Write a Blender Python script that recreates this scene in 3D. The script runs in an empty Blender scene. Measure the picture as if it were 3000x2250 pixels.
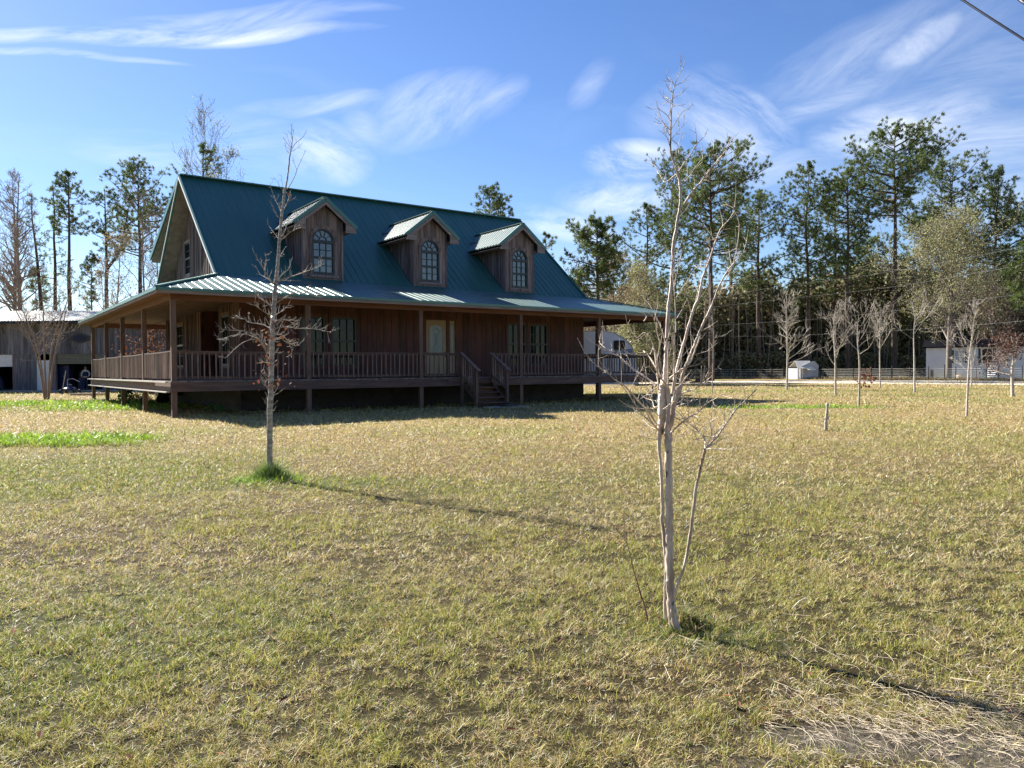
import bpy, math, random
import numpy as np
from mathutils import Vector, Matrix

# ------------------------------------------------------------------ camera, sky, sun, exposure
SC = bpy.context.scene
COL = SC.collection
CAM_H, F_PX, PITCH, ROLL = 1.4, 2250.77, -0.01868, -0.0070
cp, sp_, cr, sr = math.cos(PITCH), math.sin(PITCH), math.cos(ROLL), math.sin(ROLL)
FW = np.array([0, cp, sp_]); UP0 = np.array([0, -sp_, cp]); R0 = np.array([1., 0, 0])
RT = cr * R0 + sr * UP0
UPV = -sr * R0 + cr * UP0
cam_d = bpy.data.cameras.new("camera")
cam = bpy.data.objects.new("camera", cam_d); COL.objects.link(cam)
cam.matrix_world = Matrix(((RT[0], UPV[0], -FW[0], 0), (RT[1], UPV[1], -FW[1], 0), (RT[2], UPV[2], -FW[2], CAM_H), (0, 0, 0, 1)))
cam_d.sensor_width = 36; cam_d.lens = 36 * F_PX / 3000; cam_d.clip_start = 0.05; cam_d.clip_end = 5000
SC.camera = cam

# sun: its light travels along 0.3*U - V in the house's frame, falling 0.73 per metre of V
YAW = 0.620
U = np.array([math.cos(YAW), math.sin(YAW)]); V = np.array([-math.sin(YAW), math.cos(YAW)])
SUN_A, SUN_E = 0.22, 0.735
sun_h = -(SUN_A * U - V)
SUN = np.array([sun_h[0], sun_h[1], SUN_E]); SUN /= np.linalg.norm(SUN)
SUN_EL = math.asin(SUN[2]); SUN_AZ = math.atan2(SUN[0], SUN[1])      # from +Y towards +X
sl = bpy.data.lights.new("sun", 'SUN'); sl.energy = 5.0; sl.angle = math.radians(0.75); sl.color = (1.0, 0.95, 0.86)
so = bpy.data.objects.new("sun", sl); COL.objects.link(so)
so.rotation_euler = Vector(-SUN).to_track_quat('-Z', 'Y').to_euler()
so.location = (-60, 45, 60)

world = bpy.data.worlds.new("World"); SC.world = world; world.use_nodes = True
def build_world():
    nt = world.node_tree; N = nt.nodes; L = nt.links
    for n in list(N): N.remove(n)
    out = N.new('ShaderNodeOutputWorld'); bg = N.new('ShaderNodeBackground'); bg.inputs[1].default_value = 0.058
    sky = N.new('ShaderNodeTexSky'); sky.sky_type = 'NISHITA'; sky.sun_disc = False
    sky.sun_elevation = SUN_EL; sky.sun_rotation = SUN_AZ % (2 * math.pi)
    sky.air_density = 1.0; sky.dust_density = 0.15; sky.ozone_density = 3.0; sky.altitude = 50
    hs = N.new('ShaderNodeHueSaturation'); hs.inputs['Saturation'].default_value = 1.18; hs.inputs['Value'].default_value = 1.0
    hs.inputs['Hue'].default_value = 0.512
    L.new(sky.outputs[0], hs.inputs['Color'])
    tc = N.new('ShaderNodeTexCoord')
    def vmath(op, a=None, b=None):
        n = N.new('ShaderNodeVectorMath'); n.operation = op
        for k, x in enumerate((a, b)):
            if x is None: continue
            if isinstance(x, (tuple, list)): n.inputs[k].default_value = x
            else: L.new(x, n.inputs[k])
        return n
    def m(op, a, b=None, clamp=False):
        n = N.new('ShaderNodeMath'); n.operation = op; n.use_clamp = clamp
        for k, x in enumerate((a, b)):
            if x is None: continue
            if isinstance(x, (int, float)): n.inputs[k].default_value = x
            else: L.new(x, n.inputs[k])
        return n.outputs[0]
    d = vmath('NORMALIZE', tc.outputs['Generated']).outputs[0]
    def noise(scale, det, rough, dist, vec):
        n = N.new('ShaderNodeTexNoise'); n.inputs['Scale'].default_value = scale; n.inputs['Detail'].default_value = det
        n.inputs['Roughness'].default_value = rough; n.inputs['Distortion'].default_value = dist; L.new(vec, n.inputs['Vector']); return n
    # cirrus wisps: direction in the sky, half length, half width, tilt, strength; their fibres share three noises
    wn = noise(4.0, 2, 0.5, 0.0, d)
    off = vmath('MULTIPLY', vmath('SUBTRACT', wn.outputs['Color'], (.5, .5, .5)).outputs[0], (.05, .05, .05)).outputs[0]
    dw = vmath('ADD', d, off).outputs[0]
    cr_ = FW + UPV * .28; cr_ /= np.linalg.norm(cr_); g1 = np.cross(cr_, [0, 0, 1]); g1 /= np.linalg.norm(g1); g2 = np.cross(g1, cr_)
    fib = []
    for (deg, ks, kc, seed) in ((9, 5, 34, 1.3), (-28, 7, 26, 4.1), (38, 7, 26, 8.8)):
        c, s = math.cos(math.radians(deg)), math.sin(math.radians(deg)); a1 = g1 * c + g2 * s; a2 = -g1 * s + g2 * c
        cb = N.new('ShaderNodeCombineXYZ')
        L.new(m('MULTIPLY', vmath('DOT_PRODUCT', dw, tuple(a1)).outputs['Value'], ks), cb.inputs[0]); L.new(m('MULTIPLY', vmath('DOT_PRODUCT', dw, tuple(a2)).outputs['Value'], kc), cb.inputs[1]); cb.inputs[2].default_value = seed
        nz = noise(1.0, 9, 0.68, 0.35, cb.outputs[0]); fib.append(m('MULTIPLY', m('SUBTRACT', nz.outputs['Fac'], 0.34), 2.3, True))
    puff = noise(8.0, 9, 0.66, 0.5, vmath('MULTIPLY', dw, (1.0, 1.0, 2.2)).outputs[0]); puff = m('MULTIPLY', m('SUBTRACT', puff.outputs['Fac'], 0.36), 3.0, True)
    total = None
    for (px, py, hl, hw, tilt, st, kind) in CLOUDS:
        r = FW + RT * (px - 1500) / F_PX - UPV * (py - 1125) / F_PX; r /= np.linalg.norm(r)
        e1 = np.cross(r, [0, 0, 1]); e1 /= np.linalg.norm(e1); e2 = np.cross(e1, r)
        c, s = math.cos(math.radians(tilt)), math.sin(math.radians(tilt))
        a1 = (e1 * c + e2 * s) * F_PX / hl; a2 = (-e1 * s + e2 * c) * F_PX / hw
        rel = vmath('SUBTRACT', dw, tuple(r)).outputs[0]
        x = vmath('DOT_PRODUCT', rel, tuple(a1)).outputs['Value']; y = vmath('DOT_PRODUCT', rel, tuple(a2)).outputs['Value']
        rr = m('ADD', m('MULTIPLY', x, x), m('MULTIPLY', y, y))
        mask = m('MULTIPLY', m('SUBTRACT', 1.0, rr, True), m('GREATER_THAN', vmath('DOT_PRODUCT', d, tuple(r)).outputs['Value'], 0))
        f = puff if kind == 3 else fib[kind]
        t = m('MULTIPLY', m('MULTIPLY', mask, f), st * 1.05)
        total = t if total is None else m('MAXIMUM', total, t)
    n2 = noise(3.0, 6, 0.6, 0.9, vmath('MULTIPLY', d, (1.0, 1.0, 3.5)).outputs[0])
    sx = N.new('ShaderNodeSeparateXYZ'); L.new(d, sx.inputs[0])
    veil = m('MULTIPLY', m('MULTIPLY', m('SUBTRACT', n2.outputs['Fac'], 0.50, True), 0.55), m('SUBTRACT', 1.0, m('MULTIPLY', sx.outputs[2], 1.7), True))
    total = m('ADD', total, veil, True)
    mx = N.new('ShaderNodeMix'); mx.data_type = 'RGBA'
    L.new(total, mx.inputs[0]); L.new(hs.outputs[0], mx.inputs[6]); mx.inputs[7].default_value = (7.6, 8.0, 8.6, 1)
    L.new(mx.outputs[2], bg.inputs[0]); L.new(bg.outputs[0], out.inputs[0])
# px, py (the photograph's pixels, only to find the direction), half length, half width, tilt, strength, fibres
CLOUDS = [
 (460, 96, 580, 24, 9.5, 1.15, 0), (130, 152, 330, 11, 8, .8, 0), (660, 62, 330, 38, 10, .75, 0), (900, 32, 260, 18, 5, .45, 0),
 (960, 435, 150, 85, -14, .8, 1), (780, 410, 230, 90, -8, .32, 0), (440, 445, 200, 60, 5, .38, 0),
 (1085, 390, 80, 45, -30, .4, 1), (1290, 335, 230, 105, 18, .55, 2), (1480, 300, 110, 50, 40, .4, 2),
 (950, 305, 240, 30, 3, .5, 0), (1740, 245, 90, 45, 50, .3, 2),
 (1850, 460, 160, 62, 4, .95, 3), (1800, 575, 190, 62, 3, .95, 3), (1640, 660, 180, 50, -8, .7, 3),
 (2170, 370, 190, 95, -32, .95, 1), (2150, 390, 150, 60, -30, .6, 3), (2560, 170, 330, 120, 14, .38, 2), (2690, 120, 120, 50, 22, .6, 3),
 (2480, 265, 360, 40, 20, .45, 0), (2650, 380, 240, 95, 2, .85, 3), (2900, 430, 240, 90, -3, .6, 0),
 (2250, 500, 300, 60, -5, .4, 0), (2900, 210, 230, 110, -6, .3, 0), (2000, 300, 170, 80, 20, .4, 1),
 (2900, 600, 260, 90, 0, .5, 0)]
build_world()
SC.view_settings.view_transform = 'Standard'; SC.view_settings.look = 'None'
SC.view_settings.gamma = 1; SC.view_settings.exposure = 1.5
SC.cycles.max_bounces = 6; SC.cycles.transparent_max_bounces = 8

# ------------------------------------------------------------------ photograph geometry helpers (used to find where things stand)
HCAM = np.array([0, 0, CAM_H])
def ray(px, py): return FW + RT * (px - 1500) / F_PX - UPV * (py - 1125) / F_PX
def at(px, py, Y):
    r = ray(px, py); return HCAM + r * (Y / r[1])
def ground(px, py):
    r = ray(px, py); return HCAM + r * (-CAM_H / r[2])
def base_at(px, Y):
    """ground point at distance Y on the photograph's column px"""
    r = ray(px, 1090); return np.array([r[0] / r[1] * Y, Y, 0.])
def top_h(px, py, Y): return float(at(px, py, Y)[2])
HX, HY = -10.375, 23.576
def h2w(u, v, z=0.): return np.array([HX + u * U[0] + v * V[0], HY + u * U[1] + v * V[1], z])

# ------------------------------------------------------------------ mesh helpers
class MB:
    def __init__(s): s.v = []; s.f = []; s.n = 0; s.c = []
    def add(s, verts, faces, col=None):
        verts = np.asarray(verts, float).reshape(-1, 3)
        off = s.n; s.v.append(verts); s.n += len(verts)
        if isinstance(faces, np.ndarray): s.f.append(faces + off)
        else:
            by = {}
            for f in faces: by.setdefault(len(f), []).append(f)
            for k in by: s.f.append(np.array(by[k], int) + off)
        if col is not None: s.c.append(np.asarray(col, float).reshape(-1, 3))
    def mesh(s, name, smooth=False):
        me = bpy.data.meshes.new(name)
        v = np.concatenate(s.v) if s.v else np.zeros((0, 3))
        loops = np.concatenate([f.ravel() for f in s.f]) if s.f else np.zeros(0, int)
        sizes = np.concatenate([np.full(len(f), f.shape[1]) for f in s.f]) if s.f else np.zeros(0, int)
        starts = np.concatenate([[0], np.cumsum(sizes)[:-1]]) if len(sizes) else sizes
        me.vertices.add(len(v)); me.vertices.foreach_set('co', v.astype(np.float32).ravel())
        me.loops.add(len(loops)); me.loops.foreach_set('vertex_index', loops.astype(np.int32))
        me.polygons.add(len(sizes)); me.polygons.foreach_set('loop_start', starts.astype(np.int32))
        me.polygons.foreach_set('use_smooth', np.full(len(sizes), bool(smooth)))
        if s.c:
            a = me.color_attributes.new('tint', 'FLOAT_COLOR', 'POINT')
            c = np.ones((len(v), 4), np.float32); c[:, :3] = np.concatenate(s.c); a.data.foreach_set('color', c.ravel())
        me.update(calc_edges=True)
        return me
def obj(name, mb, mt, parent=None, smooth=False, loc=None):
    me = mb.mesh(name, smooth) if isinstance(mb, MB) else mb
    if mt is not None: me.materials.append(mt)
    o = bpy.data.objects.new(name, me); COL.objects.link(o)
    if parent is not None: o.parent = parent
    if loc is not None: o.location = loc
    return o
def tag(o, label=None, cat=None, group=None, kind=None):
    if label: o['label'] = label
    if cat: o['category'] = cat
    if group: o['group'] = group
    if kind: o['kind'] = kind
    return o
def empty(name, loc=(0, 0, 0), rz=0, label=None, cat=None, group=None):
    o = bpy.data.objects.new(name, None); COL.objects.link(o); o.location = tuple(loc); o.rotation_euler = (0, 0, rz)
    o.empty_display_size = .3
    return tag(o, label, cat, group)
BOXF = [(0, 3, 2, 1), (4, 5, 6, 7), (0, 1, 5, 4), (1, 2, 6, 5), (2, 3, 7, 6), (3, 0, 4, 7)]
def box(mb, x0, x1, y0, y1, z0, z1):
    mb.add([(x0, y0, z0), (x1, y0, z0), (x1, y1, z0), (x0, y1, z0), (x0, y0, z1), (x1, y0, z1), (x1, y1, z1), (x0, y1, z1)], BOXF)
def beam(mb, a, b, w, h, up=(0, 0, 1)):
    """a bar from a to b, w wide, h high"""
    a = np.array(a, float); b = np.array(b, float); d = b - a; d /= np.linalg.norm(d)
    s = np.cross(d, up); s /= np.linalg.norm(s); t = np.cross(s, d)
    p = []
    for c in (a, b):
        for i, j in ((-1, -1), (1, -1), (1, 1), (-1, 1)): p.append(c + s * i * w / 2 + t * j * h / 2)
    mb.add(p, [(0, 3, 2, 1), (4, 5, 6, 7), (0, 1, 5, 4), (1, 2, 6, 5), (2, 3, 7, 6), (3, 0, 4, 7)])
def prism(mb, poly, fr, d0, d1):
    """poly of (s, z) in the frame fr=(origin, sdir, ndir), extruded from depth d0 to d1 along ndir"""
    o, sd, nd = (np.array(x, float) for x in fr); n = len(poly); P = []
    for d in (d0, d1):
        for (s, z) in poly: P.append(o + sd * s + nd * d + np.array([0, 0, z]))
    F = [tuple(range(n)), tuple(range(2 * n - 1, n - 1, -1))] + [(i, (i + 1) % n, n + (i + 1) % n, n + i) for i in range(n)]
    mb.add(P, F)
def slab(mb, pts, th):
    pts = [np.array(p, float) for p in pts]; n = len(pts); P = pts + [p - np.array([0, 0, th]) for p in pts]
    mb.add(P, [tuple(range(n)), tuple(range(2 * n - 1, n - 1, -1))] + [(i, n + i, n + (i + 1) % n, (i + 1) % n) for i in range(n)])
def tube(mb, pts, rad, sides=6, cap=True):
    P = np.asarray(pts, float); n = len(P); r = np.broadcast_to(np.asarray(rad, float), (n,))
    T = np.gradient(P, axis=0); T /= (np.linalg.norm(T, axis=1)[:, None] + 1e-12)
    ref = np.array([0., 0, 1]) if abs(T[0][2]) < .9 else np.array([1., 0, 0])
    a = np.cross(T[0], ref); a /= np.linalg.norm(a); A = [a]
    for i in range(1, n):
        a = a - T[i] * (a @ T[i]); a /= np.linalg.norm(a) + 1e-12; A.append(a)
    A = np.array(A); B = np.cross(T, A)
    th = np.arange(sides) * 2 * math.pi / sides
    ring = P[:, None, :] + r[:, None, None] * (np.cos(th)[None, :, None] * A[:, None, :] + np.sin(th)[None, :, None] * B[:, None, :])
    i = np.arange(n - 1)[:, None]; j = np.arange(sides)[None, :]; j2 = (j + 1) % sides
    q = np.stack([i * sides + j, i * sides + j2, (i + 1) * sides + j2, (i + 1) * sides + j], -1).reshape(-1, 4)
    mb.add(ring.reshape(-1, 3), q)
    if cap:
        mb.f.append(np.array([[mb.n - sides + k for k in range(sides)]])); mb.f.append(np.array([[mb.n - n * sides + sides - 1 - k for k in range(sides)]]))
def smooth_path(pts, n):
    """Catmull-Rom through the points"""
    P = np.asarray(pts, float)
    if len(P) < 3:
        t = np.linspace(0, 1, n)[:, None]; return P[0] * (1 - t) + P[-1] * t
    Q = np.vstack([2 * P[0] - P[1], P, 2 * P[-1] - P[-2]]); m = len(P) - 1; out = []
    for t in np.linspace(0, m, n):
        k = min(int(t), m - 1); f = t - k; p0, p1, p2, p3 = Q[k:k + 4]
        out.append(.5 * ((2 * p1) + (-p0 + p2) * f + (2 * p0 - 5 * p1 + 4 * p2 - p3) * f * f + (-p0 + 3 * p1 - 3 * p2 + p3) * f ** 3))
    return np.array(out)

# ------------------------------------------------------------------ materials
def mat(name, col, rough=.7, col2=None, scale=(3, 3, 3), det=6, mixlo=.35, mixhi=.65, island=0., bump=0., bscale=None, metal=0., spec=.5, trans=0., tint=False, coat=0., wear=None):
    m = bpy.data.materials.new(name); m.use_nodes = True; nt = m.node_tree; N = nt.nodes; L = nt.links
    b = N['Principled BSDF']; out = N['Material Output']
    b.inputs['Roughness'].default_value = rough; b.inputs['Metallic'].default_value = metal; b.inputs['Specular IOR Level'].default_value = spec
    if coat: b.inputs['Coat Weight'].default_value = coat; b.inputs['Coat Roughness'].default_value = .15
    tc = N.new('ShaderNodeTexCoord'); mp = N.new('ShaderNodeMapping'); mp.inputs['Scale'].default_value = scale
    L.new(tc.outputs['Object'], mp.inputs[0])
    nz = N.new('ShaderNodeTexNoise'); nz.inputs['Scale'].default_value = 1; nz.inputs['Detail'].default_value = det; nz.inputs['Roughness'].default_value = .6
    L.new(mp.outputs[0], nz.inputs[0])
    if tint:
        at_ = N.new('ShaderNodeAttribute'); at_.attribute_name = 'tint'; c = at_.outputs['Color']
    else:
        rp = N.new('ShaderNodeValToRGB'); L.new(nz.outputs['Fac'], rp.inputs[0])
        rp.color_ramp.elements[0].position = mixlo; rp.color_ramp.elements[1].position = mixhi
        rp.color_ramp.elements[0].color = (*(col2 or col), 1); rp.color_ramp.elements[1].color = (*col, 1); c = rp.outputs[0]
    if wear:       # dark knots and stains with a shape of their own
        wc, wsc, lo, hi = wear
        w = N.new('ShaderNodeTexNoise'); w.inputs['Scale'].default_value = 1; w.inputs['Detail'].default_value = 3
        mp2 = N.new('ShaderNodeMapping'); mp2.inputs['Scale'].default_value = wsc; L.new(tc.outputs['Object'], mp2.inputs[0]); L.new(mp2.outputs[0], w.inputs[0])
        mr = N.new('ShaderNodeMapRange'); mr.inputs[1].default_value = lo; mr.inputs[2].default_value = hi; L.new(w.outputs['Fac'], mr.inputs[0])
        mx = N.new('ShaderNodeMix'); mx.data_type = 'RGBA'; L.new(mr.outputs[0], mx.inputs[0]); L.new(c, mx.inputs[6]); mx.inputs[7].default_value = (*wc, 1); c = mx.outputs[2]
    if island:
        g = N.new('ShaderNodeNewGeometry'); mr = N.new('ShaderNodeMapRange'); mr.inputs[3].default_value = 1 - island; mr.inputs[4].default_value = 1 + island
        L.new(g.outputs['Random Per Island'], mr.inputs[0])
        hv = N.new('ShaderNodeHueSaturation'); L.new(mr.outputs[0], hv.inputs['Value']); L.new(c, hv.inputs['Color'])
        mh = N.new('ShaderNodeMapRange'); mh.inputs[3].default_value = .5 - island * .03; mh.inputs[4].default_value = .5 + island * .03
        ml = N.new('ShaderNodeMath'); ml.operation = 'FRACT'; m3 = N.new('ShaderNodeMath'); m3.operation = 'MULTIPLY'; m3.inputs[1].default_value = 7.31
        L.new(g.outputs['Random Per Island'], m3.inputs[0]); L.new(m3.outputs[0], ml.inputs[0]); L.new(ml.outputs[0], mh.inputs[0]); L.new(mh.outputs[0], hv.inputs['Hue'])
        c = hv.outputs[0]
    L.new(c, b.inputs['Base Color'])
    if bump:
        bn = N.new('ShaderNodeTexNoise'); bn.inputs['Detail'].default_value = 6
        mp3 = N.new('ShaderNodeMapping'); mp3.inputs['Scale'].default_value = bscale or scale; L.new(tc.outputs['Object'], mp3.inputs[0]); L.new(mp3.outputs[0], bn.inputs[0]); bn.inputs['Scale'].default_value = 1
        bp = N.new('ShaderNodeBump'); bp.inputs['Strength'].default_value = bump; bp.inputs['Distance'].default_value = .02
        L.new(bn.outputs['Fac'], bp.inputs['Height']); L.new(bp.outputs[0], b.inputs['Normal'])
    if trans:
        tr = N.new('ShaderNodeBsdfTranslucent'); L.new(c, tr.inputs[0]); mx = N.new('ShaderNodeMixShader'); mx.inputs[0].default_value = trans
        L.new(b.outputs[0], mx.inputs[1]); L.new(tr.outputs[0], mx.inputs[2]); L.new(mx.outputs[0], out.inputs[0])
    return m
DK = (.03, .025, .02)
M = {
 'stain_v': mat('red brown stained boards', (.130, .048, .032), .75, (.062, .027, .021), (9, 9, 1.0), island=.28, bump=.3, bscale=(40, 40, 3), wear=((.06, .025, .02), (3, 3, .7), .62, .72)),
 'grey_v': mat('weathered grey boards', (.285, .215, .185), .85, (.115, .08, .07), (14, 14, 1.0), island=.35, bump=.5, bscale=(60, 60, 4), wear=((.09, .065, .055), (5, 5, .8), .60, .72)),
 'side_v': mat('faded brown side boards', (.185, .108, .075), .8, (.10, .058, .042), (12, 12, 1.0), island=.35, bump=.4, bscale=(60, 60, 4), wear=((.07, .045, .035), (5, 5, .8), .60, .72)),
 'post': mat('aged brown timber posts', (.19, .112, .075), .8, (.11, .066, .047), (14, 14, 1.0), bump=.4, bscale=(60, 60, 5), wear=((.04, .03, .025), (7, 7, 4), .66, .71)),
 'timber_u': mat('aged brown timber rails', (.165, .098, .070), .82, (.085, .054, .042), (1.0, 12, 12), island=.2, bump=.4, bscale=(4, 50, 50), wear=((.06, .045, .04), (1.2, 7, 7), .62, .7)),
 'beam_u': mat('brown porch beam', (.19, .085, .05), .8, (.12, .05, .03), (.8, 9, 9), island=.15, bump=.3, bscale=(4, 40, 40), wear=((.05, .03, .02), (1.5, 7, 7), .66, .72)),
 'fascia_u': mat('weathered fascia board', (.30, .24, .215), .85, (.19, .145, .125), (.8, 9, 9), bump=.3, bscale=(4, 40, 40)),
 'deck_v': mat('weathered deck timber', (.27, .22, .185), .85, (.13, .10, .085), (9, 1.2, 9), island=.3, bump=.4, bscale=(40, 5, 40), wear=((.06, .05, .045), (6, 2, 6), .58, .68)),
 'ledge': mat('ledge wood paled as sunlit', (.55, .50, .43), .8, (.42, .37, .31), (9, 1.5, 9)),  # sunlight on the deck edges painted in as a paler wood
 'baluster': mat('weathered balusters', (.25, .175, .135), .85, (.13, .085, .065), (10, 10, 2), island=.6),
 'roof': mat('dark green metal roof', (.034, .128, .100), .46, (.024, .098, .082), (1.4, .2, .5), mixlo=.3, mixhi=.7, spec=.62, bump=.04, bscale=(1.5, 1.5, 1.5), wear=((.050, .135, .112), (3.2, .15, .4), .52, .75)),
 'roof_glare': mat('green metal lightened for sun glare', (.065, .140, .120), .42, (.045, .110, .098), (1.2, .25, .5), spec=1.0, bump=.04, bscale=(1.5, 1.5, 1.5)),  # paler, glossier copy of the roof metal; sun glare put into its colour
 'roof_trim': mat('green metal trim', (.045, .16, .125), .35, spec=.6),
 'soffit': mat('soffit plywood', (.26, .20, .165), .85, (.17, .125, .10), (3, 3, 3), island=.15),
 'frame': mat('dark green window frame', (.022, .028, .028), .45),
 'door': mat('cream door', (.40, .30, .165), .5, (.34, .25, .14), (4, 4, 2)),
 'doorglass': mat('leaded door glass', (.10, .13, .12), .12, (.06, .085, .08), (20, 20, 12), spec=.8, bump=.25, bscale=(60, 60, 60)),
 'lead': mat('lead came', (.34, .38, .38), .35, metal=.3),
 'glass': mat('window glass', (.010, .014, .011), .04, (.030, .036, .026), (2.5, 2.5, 3), mixlo=.42, mixhi=.6, spec=.18),
 'glass_up': mat('upper window glass', (.05, .06, .05), .04, (.11, .125, .10), (3.5, 3.5, 4), mixlo=.42, mixhi=.6, spec=1.0),
 'ceiling': mat('brown porch ceiling boards', (.20, .115, .075), .8, (.13, .075, .05), (3, 3, 3), island=.2),
 'black': mat('black metal', (.015, .015, .017), .4),
 'block': mat('foundation blocks', (.07, .065, .065), .9, (.04, .04, .04), (2, 2, 4), bump=.3, bscale=(30, 30, 30)),
 'concrete': mat('concrete', (.38, .36, .33), .9, (.27, .26, .24), (5, 5, 5), bump=.3, bscale=(30, 30, 30)),
 'metal_roof_lt': mat('galvanised metal roof', (.80, .79, .74), .38, (.68, .66, .60), (2, 2, 2), metal=.15, spec=1.0, wear=((.34, .22, .14), (1, 1, 1), .60, .70)),
 'barn_v': mat('grey barn boards', (.185, .175, .18), .88, (.095, .088, .092), (10, 10, .7), island=.35, bump=.4, bscale=(50, 50, 4), wear=((.07, .06, .055), (4, 4, 1), .62, .7)),
 'khaki': mat('khaki roll-up door', (.21, .19, .125), .6, (.18, .16, .105)),
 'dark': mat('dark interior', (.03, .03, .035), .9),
 'white': mat('white paint', (.72, .72, .70), .6, (.62, .62, .60), (3, 3, 3)),
 'rv': mat('white camper skin', (.92, .93, .94), .35, (.88, .89, .90), (12, 12, .4)),
 'navy': mat('navy decal', (.012, .02, .07), .5),
 'rubber': mat('black rubber', (.02, .02, .02), .8),
 'siding': mat('white vinyl siding', (.74, .75, .77), .6, (.66, .67, .69), (.8, .8, 2)),
 'shedwall': mat('dull white shed wall', (.46, .48, .52), .7, (.34, .36, .40), (1, 1, 1)),
 'shingle': mat('dark shingle roof', (.008, .008, .012), .95, (.004, .004, .008), (6, 6, 6), spec=.05),
 'shutter': mat('dark green shutter', (.02, .06, .055), .6),
 'blue': mat('window blind', (.36, .40, .44), .6),
 'steel': mat('galvanised wire', (.60, .58, .52), .55, metal=.2),
 'rust': mat('rusty post', (.20, .11, .07), .85, (.12, .06, .04)),
 'wire': mat('black cable', (.02, .022, .04), .5),
 'wire_lt': mat('weathered power line', (.24, .25, .25), .6),
 'bark_pine': mat('pine bark', (.115, .085, .065), .95, (.05, .038, .03), (5, 5, 1.2), bump=.8, bscale=(9, 9, 2.5)),
 'bark_grey': mat('grey bark', (.24, .20, .165), .9, (.13, .105, .085), (12, 12, 3), bump=.5, bscale=(30, 30, 8)),
 'bark_oak': mat('banded pale oak bark', (.56, .50, .42), .88, (.25, .21, .175), (9, 9, 28), mixlo=.38, mixhi=.60, bump=.7, bscale=(20, 20, 60)),
 'bark_white': mat('pale sapling bark', (.60, .54, .46), .85, (.34, .29, .235), (9, 9, 18), bump=.4, bscale=(20, 20, 30)),
 'bark_crepe': mat('smooth peeling crepe myrtle bark', (.70, .60, .49), .7, (.42, .30, .215), (26, 26, 4.5), mixlo=.36, mixhi=.58, bump=.4, bscale=(60, 60, 12), wear=((.10, .085, .07), (40, 40, 14), .62, .70)),
 'twig_brown': mat('reddish brown twig bark', (.22, .105, .06), .85, (.13, .06, .04), (30, 30, 8)),
 'twig_far': mat('tan twigs', (.30, .235, .19), .9, (.22, .165, .13), (1, 1, 1)),
 'needles': mat('pine needles', (.150, .190, .058), .55, (.095, .135, .040), (.5, .5, .5), island=.45, trans=.38, spec=.3),
 'needles_b': mat('bright pine needles', (.12, .165, .035), .5, (.075, .12, .03), (2, 2, 2), island=.4, trans=.4, spec=.3),
 'leaf_olive': mat('olive leaves', (.40, .39, .19), .6, (.24, .245, .11), (.6, .6, .6), island=.45, trans=.38, spec=.3),
 'leaf_tan': mat('dry tan leaves', (.37, .28, .175), .7, (.25, .19, .11), (.6, .6, .6), island=.4, trans=.35, spec=.2),
 'leaf_rust': mat('rust brown leaves', (.235, .092, .045), .7, (.15, .055, .03), (3, 3, 3), island=.45, trans=.3, spec=.2),
 'leaf_dark': mat('understorey leaves', (.27, .235, .14), .7, (.12, .13, .06), (.25, .25, .25), island=.6, trans=.36, spec=.2),
 'leaf_brown': mat('dark brown leaves', (.17, .085, .06), .7, (.09, .045, .035), (3, 3, 3), island=.45, trans=.2, spec=.2),
 'leaf_green': mat('weed leaves', (.085, .19, .035), .6, (.05, .12, .025), (6, 6, 6), island=.35, trans=.35),
 'road': mat('pale sandy drive', (.62, .54, .43), .95, (.52, .44, .34), (.6, .6, .6), bump=.3, bscale=(8, 8, 8)),
 'grass': mat('lawn grass blades', (.2, .2, .1), .5, tint=True, trans=.36, spec=.35),
 'straw': mat('dry stalks', (.72, .62, .46), .7, (.48, .38, .26), (20, 20, 20), island=.35, trans=.15),
 'skin': mat('skin', (.42, .25, .18), .6), 'shirt': mat('pale shirt', (.50, .46, .38), .8), 'vest': mat('navy vest', (.012, .016, .04), .85),
 'jeans': mat('dark trousers', (.016, .020, .045), .85), 'hair': mat('grey brown hair', (.10, .075, .06), .8),
 'pallet': mat('pallet wood', (.50, .40, .28), .85, (.36, .28, .2), (3, 9, 9), island=.2),
}

# ------------------------------------------------------------------ the lawn
def _h(ix, iy, s):
    n = (ix * 374761393 + iy * 668265263 + s * 974634777) & 0xffffffff
    n = ((n ^ (n >> 13)) * 1274126177) & 0xffffffff
    return ((n ^ (n >> 16)) & 0xffff) / 65535.0
def vnoise(x, y, s=0):
    x = np.asarray(x, float); y = np.asarray(y, float)
    ix = np.floor(x).astype(np.int64); iy = np.floor(y).astype(np.int64); fx = x - ix; fy = y - iy
    fx = fx * fx * (3 - 2 * fx); fy = fy * fy * (3 - 2 * fy)
    return (_h(ix, iy, s) * (1 - fx) + _h(ix + 1, iy, s) * fx) * (1 - fy) + (_h(ix, iy + 1, s) * (1 - fx) + _h(ix + 1, iy + 1, s) * fx) * fy
def fbm(x, y, s=0, o=4):
    t = 0; a = .5; k = 1.
    for i in range(o): t = t + a * vnoise(x * k, y * k, s + i * 17); a *= .5; k *= 2.03
    return t / (1 - .5 ** o)
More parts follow.
